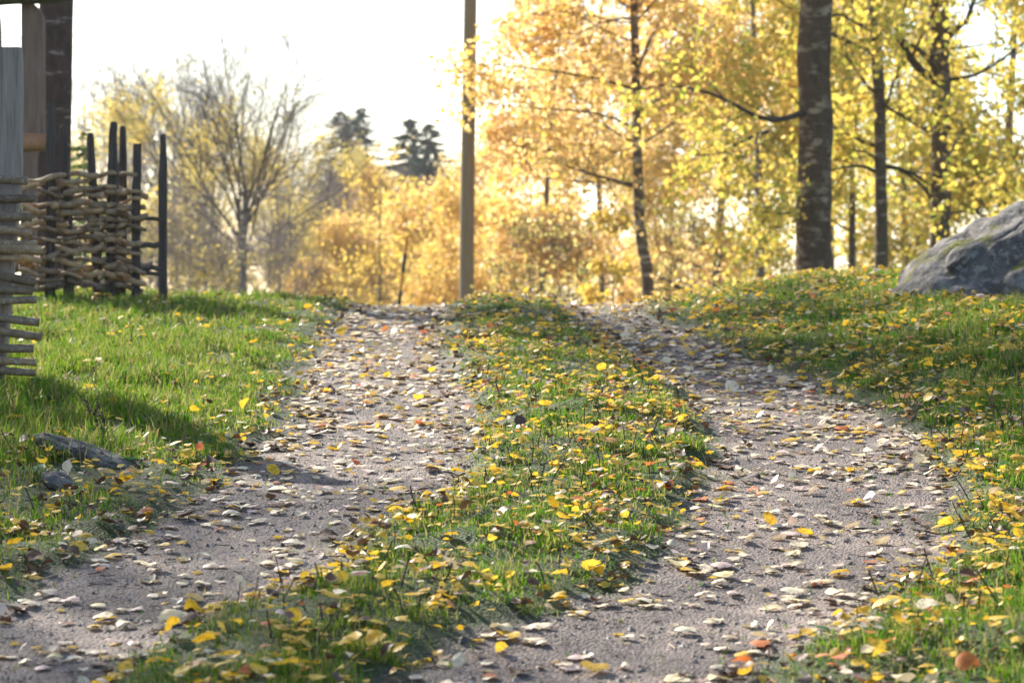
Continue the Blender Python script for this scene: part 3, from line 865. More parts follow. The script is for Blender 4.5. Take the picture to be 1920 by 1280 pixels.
stake_xy = np.array([60] + stake_xy[:6])
nrow = 18
for k in range(nrow):
    row = 538 - (538 - 336) * k / (nrow - 1)
    for part in range(3):
        if part == 0: a_, b_ = rng.uniform(10, 35), rng.uniform(110, 190)
        elif part == 1: a_, b_ = rng.uniform(85, 130), rng.uniform(205, 262)
        else: a_, b_ = rng.uniform(165, 195), rng.uniform(262, 286)
        if k == nrow - 1 and part == 2: continue
        if k in (0,) and part == 2: continue
        S = 34
        px = np.linspace(a_, b_, S)
        ph = (k + part) % 2
        amp = .062
        wv = np.cos((np.interp(px, stake_xy, np.arange(7)) + ph) * math.pi) * amp
        sl = rng.normal() * 8
        rr = row + sl * (px - px.mean()) / 80 + rng.normal() * 2 + 1.2 * np.sin(px / rng.uniform(5, 8) + rng.uniform(0, 6)) + 4.2 * np.sin(px / rng.uniform(10, 24) + rng.uniform(0, 6)) + (6 if part == 2 else 0)
        if part == 2: rr = rr + 8 * sstep((px - 235) / 50) * rng.uniform(-.2, 1)
        dd = far_y(px) - wv - .015 + rng.normal() * .012
        P = np.stack([(px - 960) / F * dd, dd, HC + (ROW0 - rr) / F * dd], 1)
        r0 = rng.uniform(.0125, .0240)
        R = r0 * np.linspace(1.08, .85, S) * (1 + rng.normal(size=S) * .07 + .22 * (rng.random(S) < .12))
        v, f = tubes((P - fb)[None], R[None], 9, True)
        nq = len(f[0])
        link("rod", build_mesh("rod", v, f, [M_rod if rng.random() < .8 else M_rod_l, M_cut], np.concatenate([np.zeros(nq, int), [1, 1]]), smooth=True), fo)
# short bars from the last stake to the outer post
for row, l, r_ in ((410, 250, 303), (459, 252, 303), (503, 256, 303), (547, 240, 303), (383, 262, 276)):
    d = far_y(275)
    if row == 547: row = 512
    if row == 383: continue
    P = np.stack([at(a_, row + rng.normal() * 1.5, far_y(a_) + .01) for a_ in np.linspace(l, r_, 8)])
    v, f = tubes((P - fb)[None], np.full((1, 8), .017) * rng.uniform(.8, 1.2), 9, True)
    link("bar", build_mesh("bar", v, f, M_stake, smooth=True), fo)

# near panel at the left edge
DN = 11.1
nb = np.array([at(-60, 700, DN)[0], DN, gz(at(-60, 700, DN)[0], DN)])
fn = empty("wattle_fence", nb); tag(fn, "near woven fence panel with broad grey plank cut by the left edge", "fence")
m = DN / F
secs = []
for row, xr, xl in ((712, 8, -50), (640, 15, -55), (500, 28, -62), (330, 43, -68), (250, 43.5, -70), (180, 45, -71), (120, 44.5, -71), (93, 43, -70), (90.5, 41, -68)):
    c = at((xr + xl) / 2, row, DN + .03)
    secs.append((c[0] - nb[0], c[1] - nb[1], c[2] - nb[2], (xr - xl) / 2 * m, .028))
link("plank", loft(secs, M_plank), fn)
rows = [(338, 53, -3, 8), (373, 67, -2, 8.5), (409, 61, -4, 8.5), (436, 62, -6, 8), (457, 70, -3, 7), (471, 77, -9, 9.5), (486, 40, -3, 6), (528, 66, -18, 9), (545, 62, -6, 8), (563, 69, 3, 7.5), (604, 74, -9, 8), (630, 78, -14, 8), (654, 63, -6, 8), (681, 68, -7, 7.5), (698, 67, -3, 7.5), (357, 40, -2, 6), (393, 42, -2, 6), (503, 36, -2, 7), (583, 24, -2, 7)]
for i, (row, xe, sl, hw) in enumerate(rows):
    back = i >= 15
    S = 20
    px = np.linspace(-330, xe, S)
    rr = row + sl * (px - xe) / 70 * -1 * -1 * .55 + 2.0 * np.sin(px / 33 + i)
    rr = row + (xe - px) / 70 * sl * .6 + 1.6 * np.sin(px / 31 + i * 1.7)
    dd = DN - .03 - hw * m - .05 * np.maximum(0, np.cos((px + 12) / 75.0)) if not back else DN + .09 + 0 * px
    if not back: dd = np.minimum(dd, np.where((px > -80) & (px < 50), DN - hw * m - .002, dd))
    P = np.stack([(px - 960) / F * dd, dd, HC + (ROW0 - rr) / F * dd], 1)
    R = hw * m * np.linspace(1.1, .95, S) * (1 + rng.normal(size=S) * .03)
    v, f = tubes((P - nb)[None], R[None], 12, True)
    nq = len(f[0])
    link("rod", build_mesh("rod", v, f, [M_rod_l, M_cut if xe < 60 else M_stake], np.concatenate([np.zeros(nq, int), [1, 1]]), smooth=True), fn)
# a second stake of the near panel beyond the left edge
for sx in (-190, -310):
    secs = [(at(sx, r_, DN + .05)[0] - nb[0], .05, at(sx, r_, DN + .05)[2] - nb[2], .04, .03) for r_ in (715, 500, 300, 210)]
    link("stake", loft(secs, M_stake), fn)

# gate frame behind the fence
DG = 18.6
gb = at(60, 560, DG); gb[2] = gz(gb[0], DG)
g = empty("gate_frame", gb); tag(g, "rough wooden gate frame with wavy post under a dark mossy beam", "gate frame")
def wavy(rows_, mat, nm, hd=.035, d=DG):
    secs = []
    rs = np.array([r[0] for r in rows_]); xl = np.array([r[1] for r in rows_]); xr = np.array([r[2] for r in rows_])
    rr = np.linspace(rs[0], rs[-1], 22)
    L_ = np.interp(rr, rs, xl); R_ = np.interp(rr, rs, xr)
    for _ in range(2):
        L_[1:-1] = (L_[:-2] + 2 * L_[1:-1] + L_[2:]) / 4; R_[1:-1] = (R_[:-2] + 2 * R_[1:-1] + R_[2:]) / 4
    for a_, b_, r_ in zip(L_, R_, rr):
        c = at((a_ + b_) / 2, r_, d)
        secs.append((c[0] - gb[0], c[1] - gb[1], c[2] - gb[2], (b_ - a_) / 2 * d / F, hd))
    link(nm, loft(secs, mat), g)
wavy([(252, 43, 67), (200, 45, 68), (130, 45, 72), (100, 38, 79), (75, 34, 80), (45, 42, 83), (10, 43, 86)], M_post, "post")
wavy([(570, 38, 74), (450, 38, 73), (283, 40, 70)], M_post, "lower_post", .03)
wavy([(560, -20, 0), (300, -18, 2), (90, -14, 5), (10, -14, 5)], M_post, "post", .03, DG + .5)
P = np.stack([at(a_, 267 + .5 * math.sin(a_), DG - .02) for a_ in np.linspace(-40, 88, 10)])
v, f = tubes((P - gb)[None], (np.array([16, 16, 16.5, 16, 16, 16.5, 17, 17.5, 17, 16]) * DG / F)[None], 14, True)
link("crossbar", build_mesh("crossbar", v, f, [M_log], smooth=True), g)
M_beam = solid_mat("beam_mossy", [(.3, (.03, .032, .02)), (.55, (.06, .065, .03)), (.8, (.12, .11, .07))], 18, 6, None, .9, .8, .02)
P = np.stack([at(a_, r_, DG - .12) for a_, r_ in zip(np.linspace(-160, 138, 12), np.linspace(4, -16, 12))])
v, f = tubes((P - gb)[None], (np.array([21, 21, 20, 20, 21, 20, 19, 19, 20, 22, 21, 18]) * DG / F)[None], 14, True)
link("beam", build_mesh("beam", v, f, [M_beam], smooth=True), g)

# ------------------------------------------------------------------ boulder and stones
def rock(name, label, c, size, seed, mat, lumps=(), amp=.12, sub=5, rot=0.0, sq=2.0, cat="rock", cuts=()):
    import bmesh
    bm = bmesh.new(); bmesh.ops.create_icosphere(bm, subdivisions=sub, radius=1.0)
    V = np.array([v.co[:] for v in bm.verts]); Fc = np.array([[v.index for v in f.verts] for f in bm.faces]); bm.free()
    k = (np.abs(V) ** sq).sum(1) ** (-1 / sq)
    V = V * k[:, None]
    sd = Vector((seed * 3.1, seed * 1.7, seed))
    D = np.array([mnoise.noise(Vector(p) * 1.1 + sd) * 1.0 + .5 * mnoise.noise(Vector(p) * 2.6 + sd) + .22 * mnoise.noise(Vector(p) * 6 + sd) + .1 * mnoise.noise(Vector(p) * 15 + sd) + .05 * mnoise.noise(Vector(p) * 34 + sd) for p in V])
    R = np.ones(len(V))
    for (dx, dy, dz, w, a_) in lumps:
        q = np.array([dx, dy, dz]); q = q / np.linalg.norm(q)
        R = R + a_ * np.exp(-((nrm(V) - q) ** 2).sum(1) / (w * w))
    U = V.copy()
    for (nx_, ny_, nz_, lim) in cuts:
        q = np.array([nx_, ny_, nz_]); q = q / np.linalg.norm(q)
        h_ = V @ q - lim
        V = V - q[None] * (np.maximum(h_, 0) * .6)[:, None]
    crack = np.array([abs(mnoise.noise(Vector(p) * 2.0 + sd * 2)) for p in U])
    V = V * (R + amp * D - .5 * amp * np.exp(-(crack / .035) ** 2))[:, None]
    V = V * np.array(size)
    cr, sr = math.cos(rot), math.sin(rot)
    V = np.stack([V[:, 0] * cr + V[:, 2] * sr, V[:, 1], -V[:, 0] * sr + V[:, 2] * cr], 1)
    o = link(name, build_mesh(name, V, [Fc], mat, smooth=True), None, c)
    return tag(o, label, cat)


def rock_mat(name, moss):
    def ex(nt, c):
        n = tex_noise(nt, 2.2, 6, .65)
        ge = nt.nodes.new("ShaderNodeNewGeometry")
        sp = nt.nodes.new("ShaderNodeSeparateXYZ"); nt.links.new(ge.outputs["Normal"], sp.inputs[0])
        s = mathn(nt, 'ADD', mathn(nt, 'MULTIPLY', sp.outputs[2], .34), n.outputs[0])
        k = ramp(nt, s, [(0, (0, 0, 0)), (.84, (0, 0, 0)), (.90, (moss,) * 3)]).outputs[0]
        mo = ramp(nt, tex_noise(nt, 40, 3).outputs[0], [(.3, (.06, .07, .012)), (.7, (.20, .19, .03))]).outputs[0]
        lich = ramp(nt, tex_noise(nt, 22, 6, .75).outputs[0], [(0, (0, 0, 0)), (.53, (0, 0, 0)), (.57, (.6,) * 3)]).outputs[0]
        c = mixc(nt, lich, c, (.27, .255, .235))
        return mixc(nt, k, c, mo)
    return solid_mat(name, [(.3, (.042, .038, .035)), (.5, (.10, .092, .085)), (.7, (.20, .185, .17))], 7, 10, None, .85, 1.0, .05, extra=ex)


M_rock = rock_mat("granite_mossy", .95)
M_stone = rock_mat("granite_plain", .1)
DB = 14.3
bc = np.array([3.66, DB + .5, gz(3.0, DB) - .12])
rock("boulder", "large grey granite boulder with mossy top on the right bank", bc, (1.36, .85, .80), 4, M_rock,
     lumps=[(-.30, -1, .22, .16, .10), (-.18, -1, .02, .13, -.18), (-.05, -1, .30, .2, .06)], amp=.13, sub=6, sq=2.0,
     cuts=[(-.8, -.25, .75, .80), (-.5, -1, .45, .78), (.1, -1, .2, .86), (-.2, -.3, 1, .86)])
c = at(182, 905, 8.75); c[2] = gz(c[0], 8.75) + .006
rock("half_buried_stone", "grey half buried stone slab sloping down at the left track edge", c, (.25, .12, .045), 9, M_stone, amp=.16, sub=5, rot=.36)
c = at(112, 955, 8.2); c[2] = gz(c[0], 8.2) + .01
rock("half_buried_stone", "small dark stone just below the half buried slab on the left bank", c, (.07, .07, .032), 12, M_stone, amp=.2, sub=4, rot=.5)

# ------------------------------------------------------------------ grass
def frame_ok(x, y, z, margin=80):
    px = 960 + x / y * F; row = ROW0 - (z - HC) / y * F
    return (px > -margin) & (px < 1920 + margin) & (row < 1280 + margin * 2)


def grass_points(rng, n, y0, y1):
    y = rng.uniform(y0, y1, n)
    half = 0.2118 * y + 0.45
    x = rng.uniform(-1, 1, n) * half
    return x, y


def make_blades(rng, x, y, h, w, bend):
    n = len(x)
    z = gz(x, y) - .006
    base = np.stack([x, y, z], 1)
    a = rng.uniform(0, 6.283, n)
    dirv = np.stack([np.cos(a), np.sin(a), np.zeros(n)], 1)
    b = rng.uniform(0, 6.283, n)
    sidev = np.stack([np.cos(b), np.sin(b), np.zeros(n)], 1)
    upv = np.array([0, 0, 1.0])
    h = h[:, None]; w = w[:, None]; k = (bend * rng.uniform(.2, 1.25, n))[:, None]
    mid = base + upv * h * .55 * (1 - .25 * k * k) + dirv * h * .22 * k
    tip = base + upv * h * (1 - .62 * k * k).clip(.12) + dirv * h * .78 * k
    V = np.stack([base - sidev * w, base + sidev * w, mid + sidev * w * .8, mid - sidev * w * .8, tip], 1).reshape(-1, 3)
    i = np.arange(n)[:, None] * 5
    q = i + np.array([[0, 1, 2, 3]]); t = i + np.array([[3, 2, 4]])
    return V, q, t


rng = np.random.default_rng(5)
Xs, Ys = [], []
for (n, y0, y1) in ((250000, 5.0, 9.0), (350000, 9.0, 14.0), (270000, 14.0, 20.5), (30000, 20.5, 27)):
    a_, b_ = grass_points(rng, n, y0, y1); Xs.append(a_); Ys.append(b_)
x = np.concatenate(Xs); y = np.concatenate(Ys)
lb, ms, rb = zones(x, y)
g_ = np.maximum(np.maximum(lb, ms), rb)
patch = .5 + .5 * wob(x, y, 41, .55)
patch2 = .5 + .5 * wob(x, y, 42, .18)
dens = sstep((g_ - .02 + .10 * (patch2 - .5)) / .22) * (.30 + .7 * sstep(patch * 1.2)) * np.where(ms > 0, 1.15, 1)
dens = np.maximum(dens, np.where(g_ > -.28, .035 * (patch2 > .78), 0))      # stray tufts in the tracks
dens = dens * np.where(ms > 0, .55 + .55 * sstep((patch2 - .2) / .4), 1)
dens = dens * np.where((lb > 0) & (lb < .7) & (y < 8.6), .45, 1)
for (cx_, cy_, ex, ey) in ((-1.42, 8.42, .26, .34), (-1.52, 8.05, .13, .22), (-1.2, 8.1, .22, .2)):
    dens = dens * sstep(((x - cx_) / ex) ** 2 + ((y - cy_) / ey) ** 2 - .25)
keep = rng.random(len(x)) < dens * .66
x, y, lb, ms, rb, g_, patch, patch2 = [k[keep] for k in (x, y, lb, ms, rb, g_, patch, patch2)]
hb = np.where(ms > 0, .035, np.where(lb > 0, .034 + .05 * sstep(lb / .8), .034 + .036 * sstep(rb / .9)))
hb = np.where(g_ < 0, .025, hb)
hb = hb * np.interp(y, [5, 12, 16, 20], [1, 1, .72, .6])
h = hb * (.45 + .6 * patch + .5 * patch2 ** 2) * rng.uniform(.5, 1.35, len(x))
w = np.clip(.0009 + .00017 * y, .0017, .0040) * rng.uniform(.7, 1.3, len(x))
V, q, t = make_blades(rng, x, y, h, w, .92)
drift = .34 * wob(x, y, 43, .8) + np.where(rb > 0, .25, np.where(ms > 0, .10, -.20))
tint = np.clip(rng.beta(1.6, 2.4, len(x)) * .9 + drift * .3 - .06, 0, .97)
go = link("grass", build_mesh("grass", V, [q, t], M_grass, attrs={"tint": np.repeat(tint, 5)}))
tag(go, "green grass blades growing on both banks and the middle strip", "grass", kind="stuff")
N_BLADES = len(x)

# dry upright stems among the grass
n = 620
x, y = grass_points(rng, n * 6, 5.6, 17)
lb, ms, rb = zones(x, y)
sel = ((ms > .12) & (rng.random(len(x)) < .55)) | ((rb > .05) & (rb < 1.2) & (rng.random(len(x)) < .5)) | ((lb > .3) & (rng.random(len(x)) < .10))
x, y = x[sel][:n], y[sel][:n]
L = rng.uniform(.03, .11, len(x))
z = gz(x, y)
P = np.empty((len(x), 4, 3)); lean = rng.normal(size=(len(x), 2)) * .35
for s in range(4):
    P[:, s, 0] = x + lean[:, 0] * L * s / 3 + rng.normal(size=len(x)) * .002
    P[:, s, 1] = y + lean[:, 1] * L * s / 3
    P[:, s, 2] = z - .01 + L * s / 3
v, f = tubes(P, np.full((len(x), 4), .0016) * rng.uniform(.7, 1.5, (len(x), 1)), 4)
so = link("dry_stems", build_mesh("dry_stems", v, f, M_stem)); tag(so, "short dark dry stems sticking up through the grass", "dry stems", kind="stuff")
# pale straws
n = 1600
x, y = grass_points(rng, n * 3, 5.2, 19)
lb, ms, rb = zones(x, y); sel = np.maximum(np.maximum(lb, ms), rb) > -.05
x, y = x[sel][:n], y[sel][:n]
V, q, t = make_blades(rng, x, y, rng.uniform(.04, .16, len(x)), np.full(len(x), .0012), 1.1)
so = link("straw", build_mesh("straw", V, [q, t], M_straw)); tag(so, "thin pale dry grass straws among the green blades", "straw", kind="stuff")

# ------------------------------------------------------------------ gravel grains
import bmesh as _bm
bm = _bm.new(); _bm.ops.create_icosphere(bm, subdivisions=1, radius=1.0)
IV = np.array([v.co[:] for v in bm.verts]); IF = np.array([[v.index for v in f.verts] for f in bm.faces]); bm.free()
oc = np.array([[1, 0, 0], [0, 1, 0], [-1, 0, 0], [0, -1, 0], [0, 0, 1.0]]); of = np.array([[0, 1, 4], [1, 2, 4], [2, 3, 4], [3, 0, 4]])
n = 90000
y = 5.0 + 11.5 * rng.random(n) ** 1.5
x = rng.uniform(-1, 1, n) * (.2118 * y + .2)
lb, ms, rb = zones(x, y); g_ = np.maximum(np.maximum(lb, ms), rb)
k = g_ < .04
x, y = x[k], y[k]; n = len(x)
s = (.0017 + .0034 * rng.random(n) ** 3 + (rng.random(n) < .035) * rng.uniform(.002, .009, n) + (rng.random(n) < .003) * rng.uniform(.006, .014, n)) * (.8 + y / 30)
V = oc[None] * (s[:, None, None] * rng.uniform(.6, 1.3, (n, 5, 3)))
V[:, :, 2] *= .75
a = rng.uniform(0, 6.28, n); ca, sa = np.cos(a)[:, None], np.sin(a)[:, None]
V = np.stack([V[:, :, 0] * ca - V[:, :, 1] * sa, V[:, :, 0] * sa + V[:, :, 1] * ca, V[:, :, 2]], -1) + np.stack([x, y, gz(x, y) - .0004], 1)[:, None]
Fq = (np.arange(n)[:, None, None] * 5 + of[None]).reshape(-1, 3)
m_, nt, out = new_mat("gravel_grains")
a_ = nt.nodes.new("ShaderNodeAttribute"); a_.attribute_name = "tint"
cc = ramp(nt, a_.outputs["Fac"], [(0, (.06, .052, .048)), (.4, (.15, .125, .11)), (.8, (.27, .22, .185)), (1, (.42, .37, .33))]).outputs[0]
b_ = nt.nodes.new("ShaderNodeBsdfPrincipled"); nt.links.new(cc, b_.inputs["Base Color"]); b_.inputs["Roughness"].default_value = .75; nt.links.new(b_.outputs[0], out.inputs[0])
gr = link("gravel", build_mesh("gravel", V.reshape(-1, 3), [Fq], m_, attrs={"tint": np.repeat(rng.random(n), 5)}))
tag(gr, "loose grey gravel grains scattered along both wheel tracks", "gravel", kind="stuff")

# ------------------------------------------------------------------ fallen leaves
def leaf_proto(rng, rows, shape, dome, curl, fold, cols=(-1, -.5, 0, .5, 1)):
    nc = len(cols)
    """leaf of length 1 lying in XY, base at y=-.5; returns V, F"""
    t = np.linspace(0, 1, rows)
    if shape == 0:      # aspen: broad and round with a short tip
        wd = .47 * np.sin(math.pi * np.clip(t, 0, 1) ** .72) ** .62
    elif shape == 1:    # birch: egg shaped, pointed
        wd = .41 * np.sin(math.pi * t ** .62) ** .9
    else:               # longer elliptic
        wd = .29 * np.sin(math.pi * t ** .85) ** .9
    saw = .085 * np.where(np.arange(rows) % 2 == 0, 1, -1)
    wl = wd * (1 + saw) * (1 + rng.normal(size=rows) * .05)
    wr = wd * (1 - saw) * (1 + rng.normal(size=rows) * .05)
    for w_ in (wl, wr):
        w_[0] = .015; w_[-1] = .006
    bend = rng.uniform(-.10, .10)
    tw1, tw2, p1, p2 = rng.uniform(-.05, .05), rng.uniform(-.04, .04), rng.uniform(0, 6), rng.uniform(0, 6)
    lift = rng.uniform(-.06, .14, 4)
    V = []
    for i in range(rows):
        yv = t[i] - .5
        for sx in cols:
            xv = sx * (wl[i] if sx < 0 else wr[i])
            zv = dome * (1 - (xv / .5) ** 2 - (yv / .5) ** 2) + fold * abs(xv) + curl * xv * yv * 2
            zv += tw1 * math.sin(8 * yv + p1) + tw2 * math.sin(10 * xv + 5 * yv + p2)
            zv += lift[0] * max(0, yv) ** 2 * 2.5 + (lift[1] if sx < 0 else lift[2]) * abs(sx) ** 3 * math.sin(math.pi * t[i])
            V.append((xv + bend * (yv * yv * 4 - 1), yv, zv))
    Fq = []
    for i in range(rows - 1):
        for s in range(nc - 1):
            Fq.append((i * nc + s, i * nc + s + 1, i * nc + s + nc + 1, i * nc + s + nc))
    # stalk as a thin strip bent upwards or downwards
    b0 = len(V); L = rng.uniform(.45, .8); c = rng.uniform(-.2, .4); z_ = V[nc // 2][2]
    for k in range(4):
        u = k / 3
        for sx in (-.011, .011):
            V.append((V[nc // 2][0] + sx + .25 * c * u * u, -.5 - L * u, z_ + c * .5 * u * u + .002))
    for k in range(3):
        Fq.append((b0 + 2 * k, b0 + 2 * k + 1, b0 + 2 * k + 3, b0 + 2 * k + 2))
    return np.array(V), np.array(Fq)


rng = np.random.default_rng(9)
PROTO, LOWP = [], []
for i in range(22):
    sh = [0, 0, 1, 0, 2, 1][i % 6]
    if i < 18: pr = (rng.uniform(.03, .12), rng.uniform(-.16, .16), rng.uniform(-.10, .16))
    else: sh, pr = i % 2, (rng.uniform(-.3, .3), rng.uniform(-.45, .45), rng.uniform(.1, .5))
    PROTO.append(leaf_proto(np.random.default_rng(900 + i), 10, sh, *pr))
    LOWP.append(leaf_proto(np.random.default_rng(900 + i), 8, sh, *pr, cols=(-1, 0, 1)))

n = 110000
y = rng.uniform(4.9, 20, n)
x = rng.uniform(-1, 1, n) * (.2118 * y + .25)
lb, ms, rb = zones(x, y); g_ = np.maximum(np.maximum(lb, ms), rb)
cl = np.clip(.5 + .75 * wob(x, y, 51, .5), 0, 1.6)
cl2 = np.clip(.45 + .75 * wob(x, y, 52, .28), 0, 1.7)
area = (20 - 4.9) * 2 * 1.0
intr = g_ < 0
edge = np.exp(-(g_ / .16) ** 2)
rate_track = np.interp(y, [5, 7, 8.5, 10, 12, 16, 20], [85, 120, 175, 270, 350, 380, 280]) * (.45 + 1.0 * cl2) + 110 * edge
rate_mid = np.interp(y, [5, 8, 12, 16, 20], [340, 350, 300, 190, 120]) * (.35 + 1.2 * cl) + 90 * edge
rate_left = np.interp(y, [5, 8, 10, 14, 20], [420, 330, 70, 60, 60]) * (.3 + 1.3 * cl) * np.where(lb > .35, .8, 1) + 150 * edge
rate_right = np.interp(y, [5, 8, 12, 20], [440, 440, 400, 240]) * (.3 + 1.3 * cl) + 120 * edge
rate = np.where(intr, rate_track, np.where(ms > 0, rate_mid, np.where(lb > 0, rate_left, rate_right)))
# sample density of the candidates at distance y
samp = n / 15.1 / (2 * (.2118 * y + .25))
k = rng.random(n) < rate / samp
x, y, lb, ms, rb, g_, intr = [q_[k] for q_ in (x, y, lb, ms, rb, g_, intr)]
n = len(x)
size = np.clip(.037 * np.exp(rng.normal(0, .32, n)), .014, .070) * np.where(intr, 1.04, .82)
u = rng.random(n)
kind = np.where(intr, np.select([u < .76, u < .94, u < .975], [0, 1, 2], 3), np.select([u < .12, u < .80, u < .955], [0, 1, 2], 3))
verge = (np.abs(g_) < .14) & (rng.random(n) < .22)
kind = np.where(verge | ((lb > 0) & (y < 9.0) & (rng.random(n) < .22)), 2, kind)
lift = np.where(intr, .003, np.where(rng.random(n) < .6, rng.uniform(.015, .05, n), rng.uniform(.004, .02, n)))
lift = np.where((g_ < .12) & ~intr, np.minimum(lift, .02), lift)
tilt = np.where(intr, np.abs(rng.normal(size=n)) * .10, np.abs(rng.normal(size=n)) * .32 + .05)
tilt = np.where(intr & (rng.random(n) < .05), rng.uniform(.4, 1.0, n), tilt)
yaw = rng.uniform(0, 6.283, n)
ta = rng.uniform(0, 6.283, n)
pro = rng.integers(0, 18, n)
cr = ((kind == 2) & (rng.random(n) < .6)) | (rng.random(n) < .14)
pro = np.where(cr, 18 + rng.integers(0, 4, n), pro)
ALLP = PROTO
zoff = np.array([-p[0][:50, 2].min() for p in ALLP])


def rotm(yaw, ta, tilt):
    cy_, sy = np.cos(yaw), np.sin(yaw)
    Rz = np.zeros((len(yaw), 3, 3)); Rz[:, 0, 0] = cy_; Rz[:, 0, 1] = -sy; Rz[:, 1, 0] = sy; Rz[:, 1, 1] = cy_; Rz[:, 2, 2] = 1
    ax = np.stack([np.cos(ta), np.sin(ta), np.zeros_like(ta)], 1)
    c, s = np.cos(tilt), np.sin(tilt)
    K = np.zeros((len(yaw), 3, 3)); K[:, 0, 2] = ax[:, 1]; K[:, 2, 0] = -ax[:, 1]; K[:, 1, 2] = -ax[:, 0]; K[:, 2, 1] = ax[:, 0]
    I = np.eye(3)[None]
    Rt = I + s[:, None, None] * K + (1 - c)[:, None, None] * (K @ K)
    return Rt @ Rz


ROT = rotm(yaw, ta, tilt)
z0 = gz(x, y) + lift + size * (np.where(intr, zoff[pro] * .75, 0) + np.sin(tilt) * .38)
# slope of the ground under leaves on the tracks
pos = np.stack([x, y, z0], 1)
px = 960 + x / y * F; row = ROW0 - (z0 - HC) / y * F
inframe = (px > 10) & (px < 1910) & (row > 300) & (row < 1270)
score = np.where(inframe, size / y, 0)
order = np.argsort(-score)
single = np.zeros(n, bool); single[order[:300]] = True
# the mass of smaller leaves: one object
Vall, Fall, mi, tin = [], [], [], []
off = 0
for p in range(len(ALLP)):
    s_ = np.where((pro == p) & ~single)[0]
    if len(s_) == 0: continue
    pv, pf = LOWP[p]
    V = np.einsum('nij,vj->nvi', ROT[s_], pv) * size[s_][:, None, None] + pos[s_][:, None, :]
    Vall.append(V.reshape(-1, 3))
    Fall.append((np.arange(len(s_))[:, None, None] * len(pv) + pf[None]).reshape(-1, 4) + off)
    mi.append(np.repeat(kind[s_], len(pf))); tin.append(np.repeat(rng.random(len(s_)), len(pv)))
    off += len(s_) * len(pv)
lo = link("leaf_litter", build_mesh("leaf_litter", np.concatenate(Vall), [np.concatenate(Fall)], LEAFM, np.concatenate(mi), {"tint": np.concatenate(tin)}, smooth=True))
tag(lo, "countless small fallen leaves covering tracks and grass farther away", "fallen leaves", kind="stuff")
# the 300 that show largest
pm = {}
KN = ["pale cream", "yellow", "brown", "orange red"]
for i in np.where(single)[0]:
    kk = (int(pro[i]), int(kind[i]))
    if kk not in pm:
        pm[kk] = build_mesh("fallen_leaf", ALLP[kk[0]][0], [ALLP[kk[0]][1]], LEAFM[kk[1]], smooth=True)
    o = bpy.data.objects.new("fallen_leaf", pm[kk]); col.objects.link(o)
    R3 = ROT[i]
    from mathutils import Matrix
    M4 = Matrix([[*(R3[0] * size[i]), pos[i, 0]], [*(R3[1] * size[i]), pos[i, 1]], [*(R3[2] * size[i]), pos[i, 2]], [0, 0, 0, 1]])
    o.matrix_world = M4
    if intr[i]:
        pl_ = "on the left wheel track" if x[i] < (np.interp(y[i], _dy, _edges[1]) + np.interp(y[i], _dy, _edges[2])) / 2 else "on the right wheel track"
    elif ms[i] > 0: pl_ = "on the grassy middle strip"
    elif lb[i] > 0: pl_ = "on the left bank"
    else: pl_ = "on the right bank"
    nearness = "near the bottom edge" if row[i] > 1130 else "farther up the lane"
    look = ("large " if size[i] > .052 else "small " if size[i] < .038 else "") + ("curled " if cr[i] else "upturned " if tilt[i] > .6 else "")
    lab = f"{look}{KN[kind[i]]} fallen leaf {pl_} {nearness}"
    tag(o, lab, "leaf", f"{look}{KN[kind[i]]} fallen leaves {pl_} {nearness}")

n = 5200
y_ = 5.0 + 12 * rng.random(n) ** 1.3
x_ = rng.uniform(-1, 1, n) * (.2118 * y_ + .2)
a_ = rng.uniform(0, 6.28, n); l_ = rng.uniform(.006, .045, n) * np.where(rng.random(n) < .08, 2.2, 1)
P = np.empty((n, 3, 3)); z_ = gz(x_, y_)
for s_ in range(3):
    P[:, s_, 0] = x_ + np.cos(a_) * l_ * (s_ - 1) * .5 + rng.normal(size=n) * .0015
    P[:, s_, 1] = y_ + np.sin(a_) * l_ * (s_ - 1) * .5 + rng.normal(size=n) * .0015
    P[:, s_, 2] = z_ + .002 + np.abs(rng.normal(size=n)) * .003
v, f = tubes(P, np.full((n, 3), .0011) * rng.uniform(.6, 1.8, (n, 1)), 3)
tw_ = link("twig_litter", build_mesh("twig_litter", v, f, [M_stem, M_straw], np.repeat((rng.random(n) < .45).astype(int), 6)))
tag(tw_, "fine broken twigs and leaf stalks strewn over the tracks", "twig litter", kind="stuff")

# ------------------------------------------------------------------ small plants
def rosette(seed, label, px, d, n, L):
    rng = np.random.default_rng(seed)
    x = (px - 960) / F * d
    b = np.array([x, d, float(gz(x, d))])
    o = empty("broadleaf_weed", b); tag(o, label, "weed", "green weeds in the grass")
    for k in range(n):
        a = rng.uniform(0, 6.28); l = L * rng.uniform(.6, 1.15); el = rng.uniform(.35, 1.1)
        V = []; S = 6
        for s in range(S):
            u = s / (S - 1)
            r = l * u * math.cos(el * (1 - .5 * u)); zz = l * u * math.sin(el) * (1 - .45 * u)
            w_ = l * .17 * math.sin(math.pi * min(1, u * .86 + .08)) ** .8
            for sx in (-1, 0, 1):
                V.append((math.cos(a) * r - math.sin(a) * w_ * sx, math.sin(a) * r + math.cos(a) * w_ * sx, zz + abs(sx) * w_ * .35))
        q = [(s * 3 + e, s * 3 + e + 1, s * 3 + e + 4, s * 3 + e + 3) for s in range(S - 1) for e in (0, 1)]
        link("leaf", build_mesh("leaf", np.array(V), [np.array(q)], M_weed, smooth=True), o)


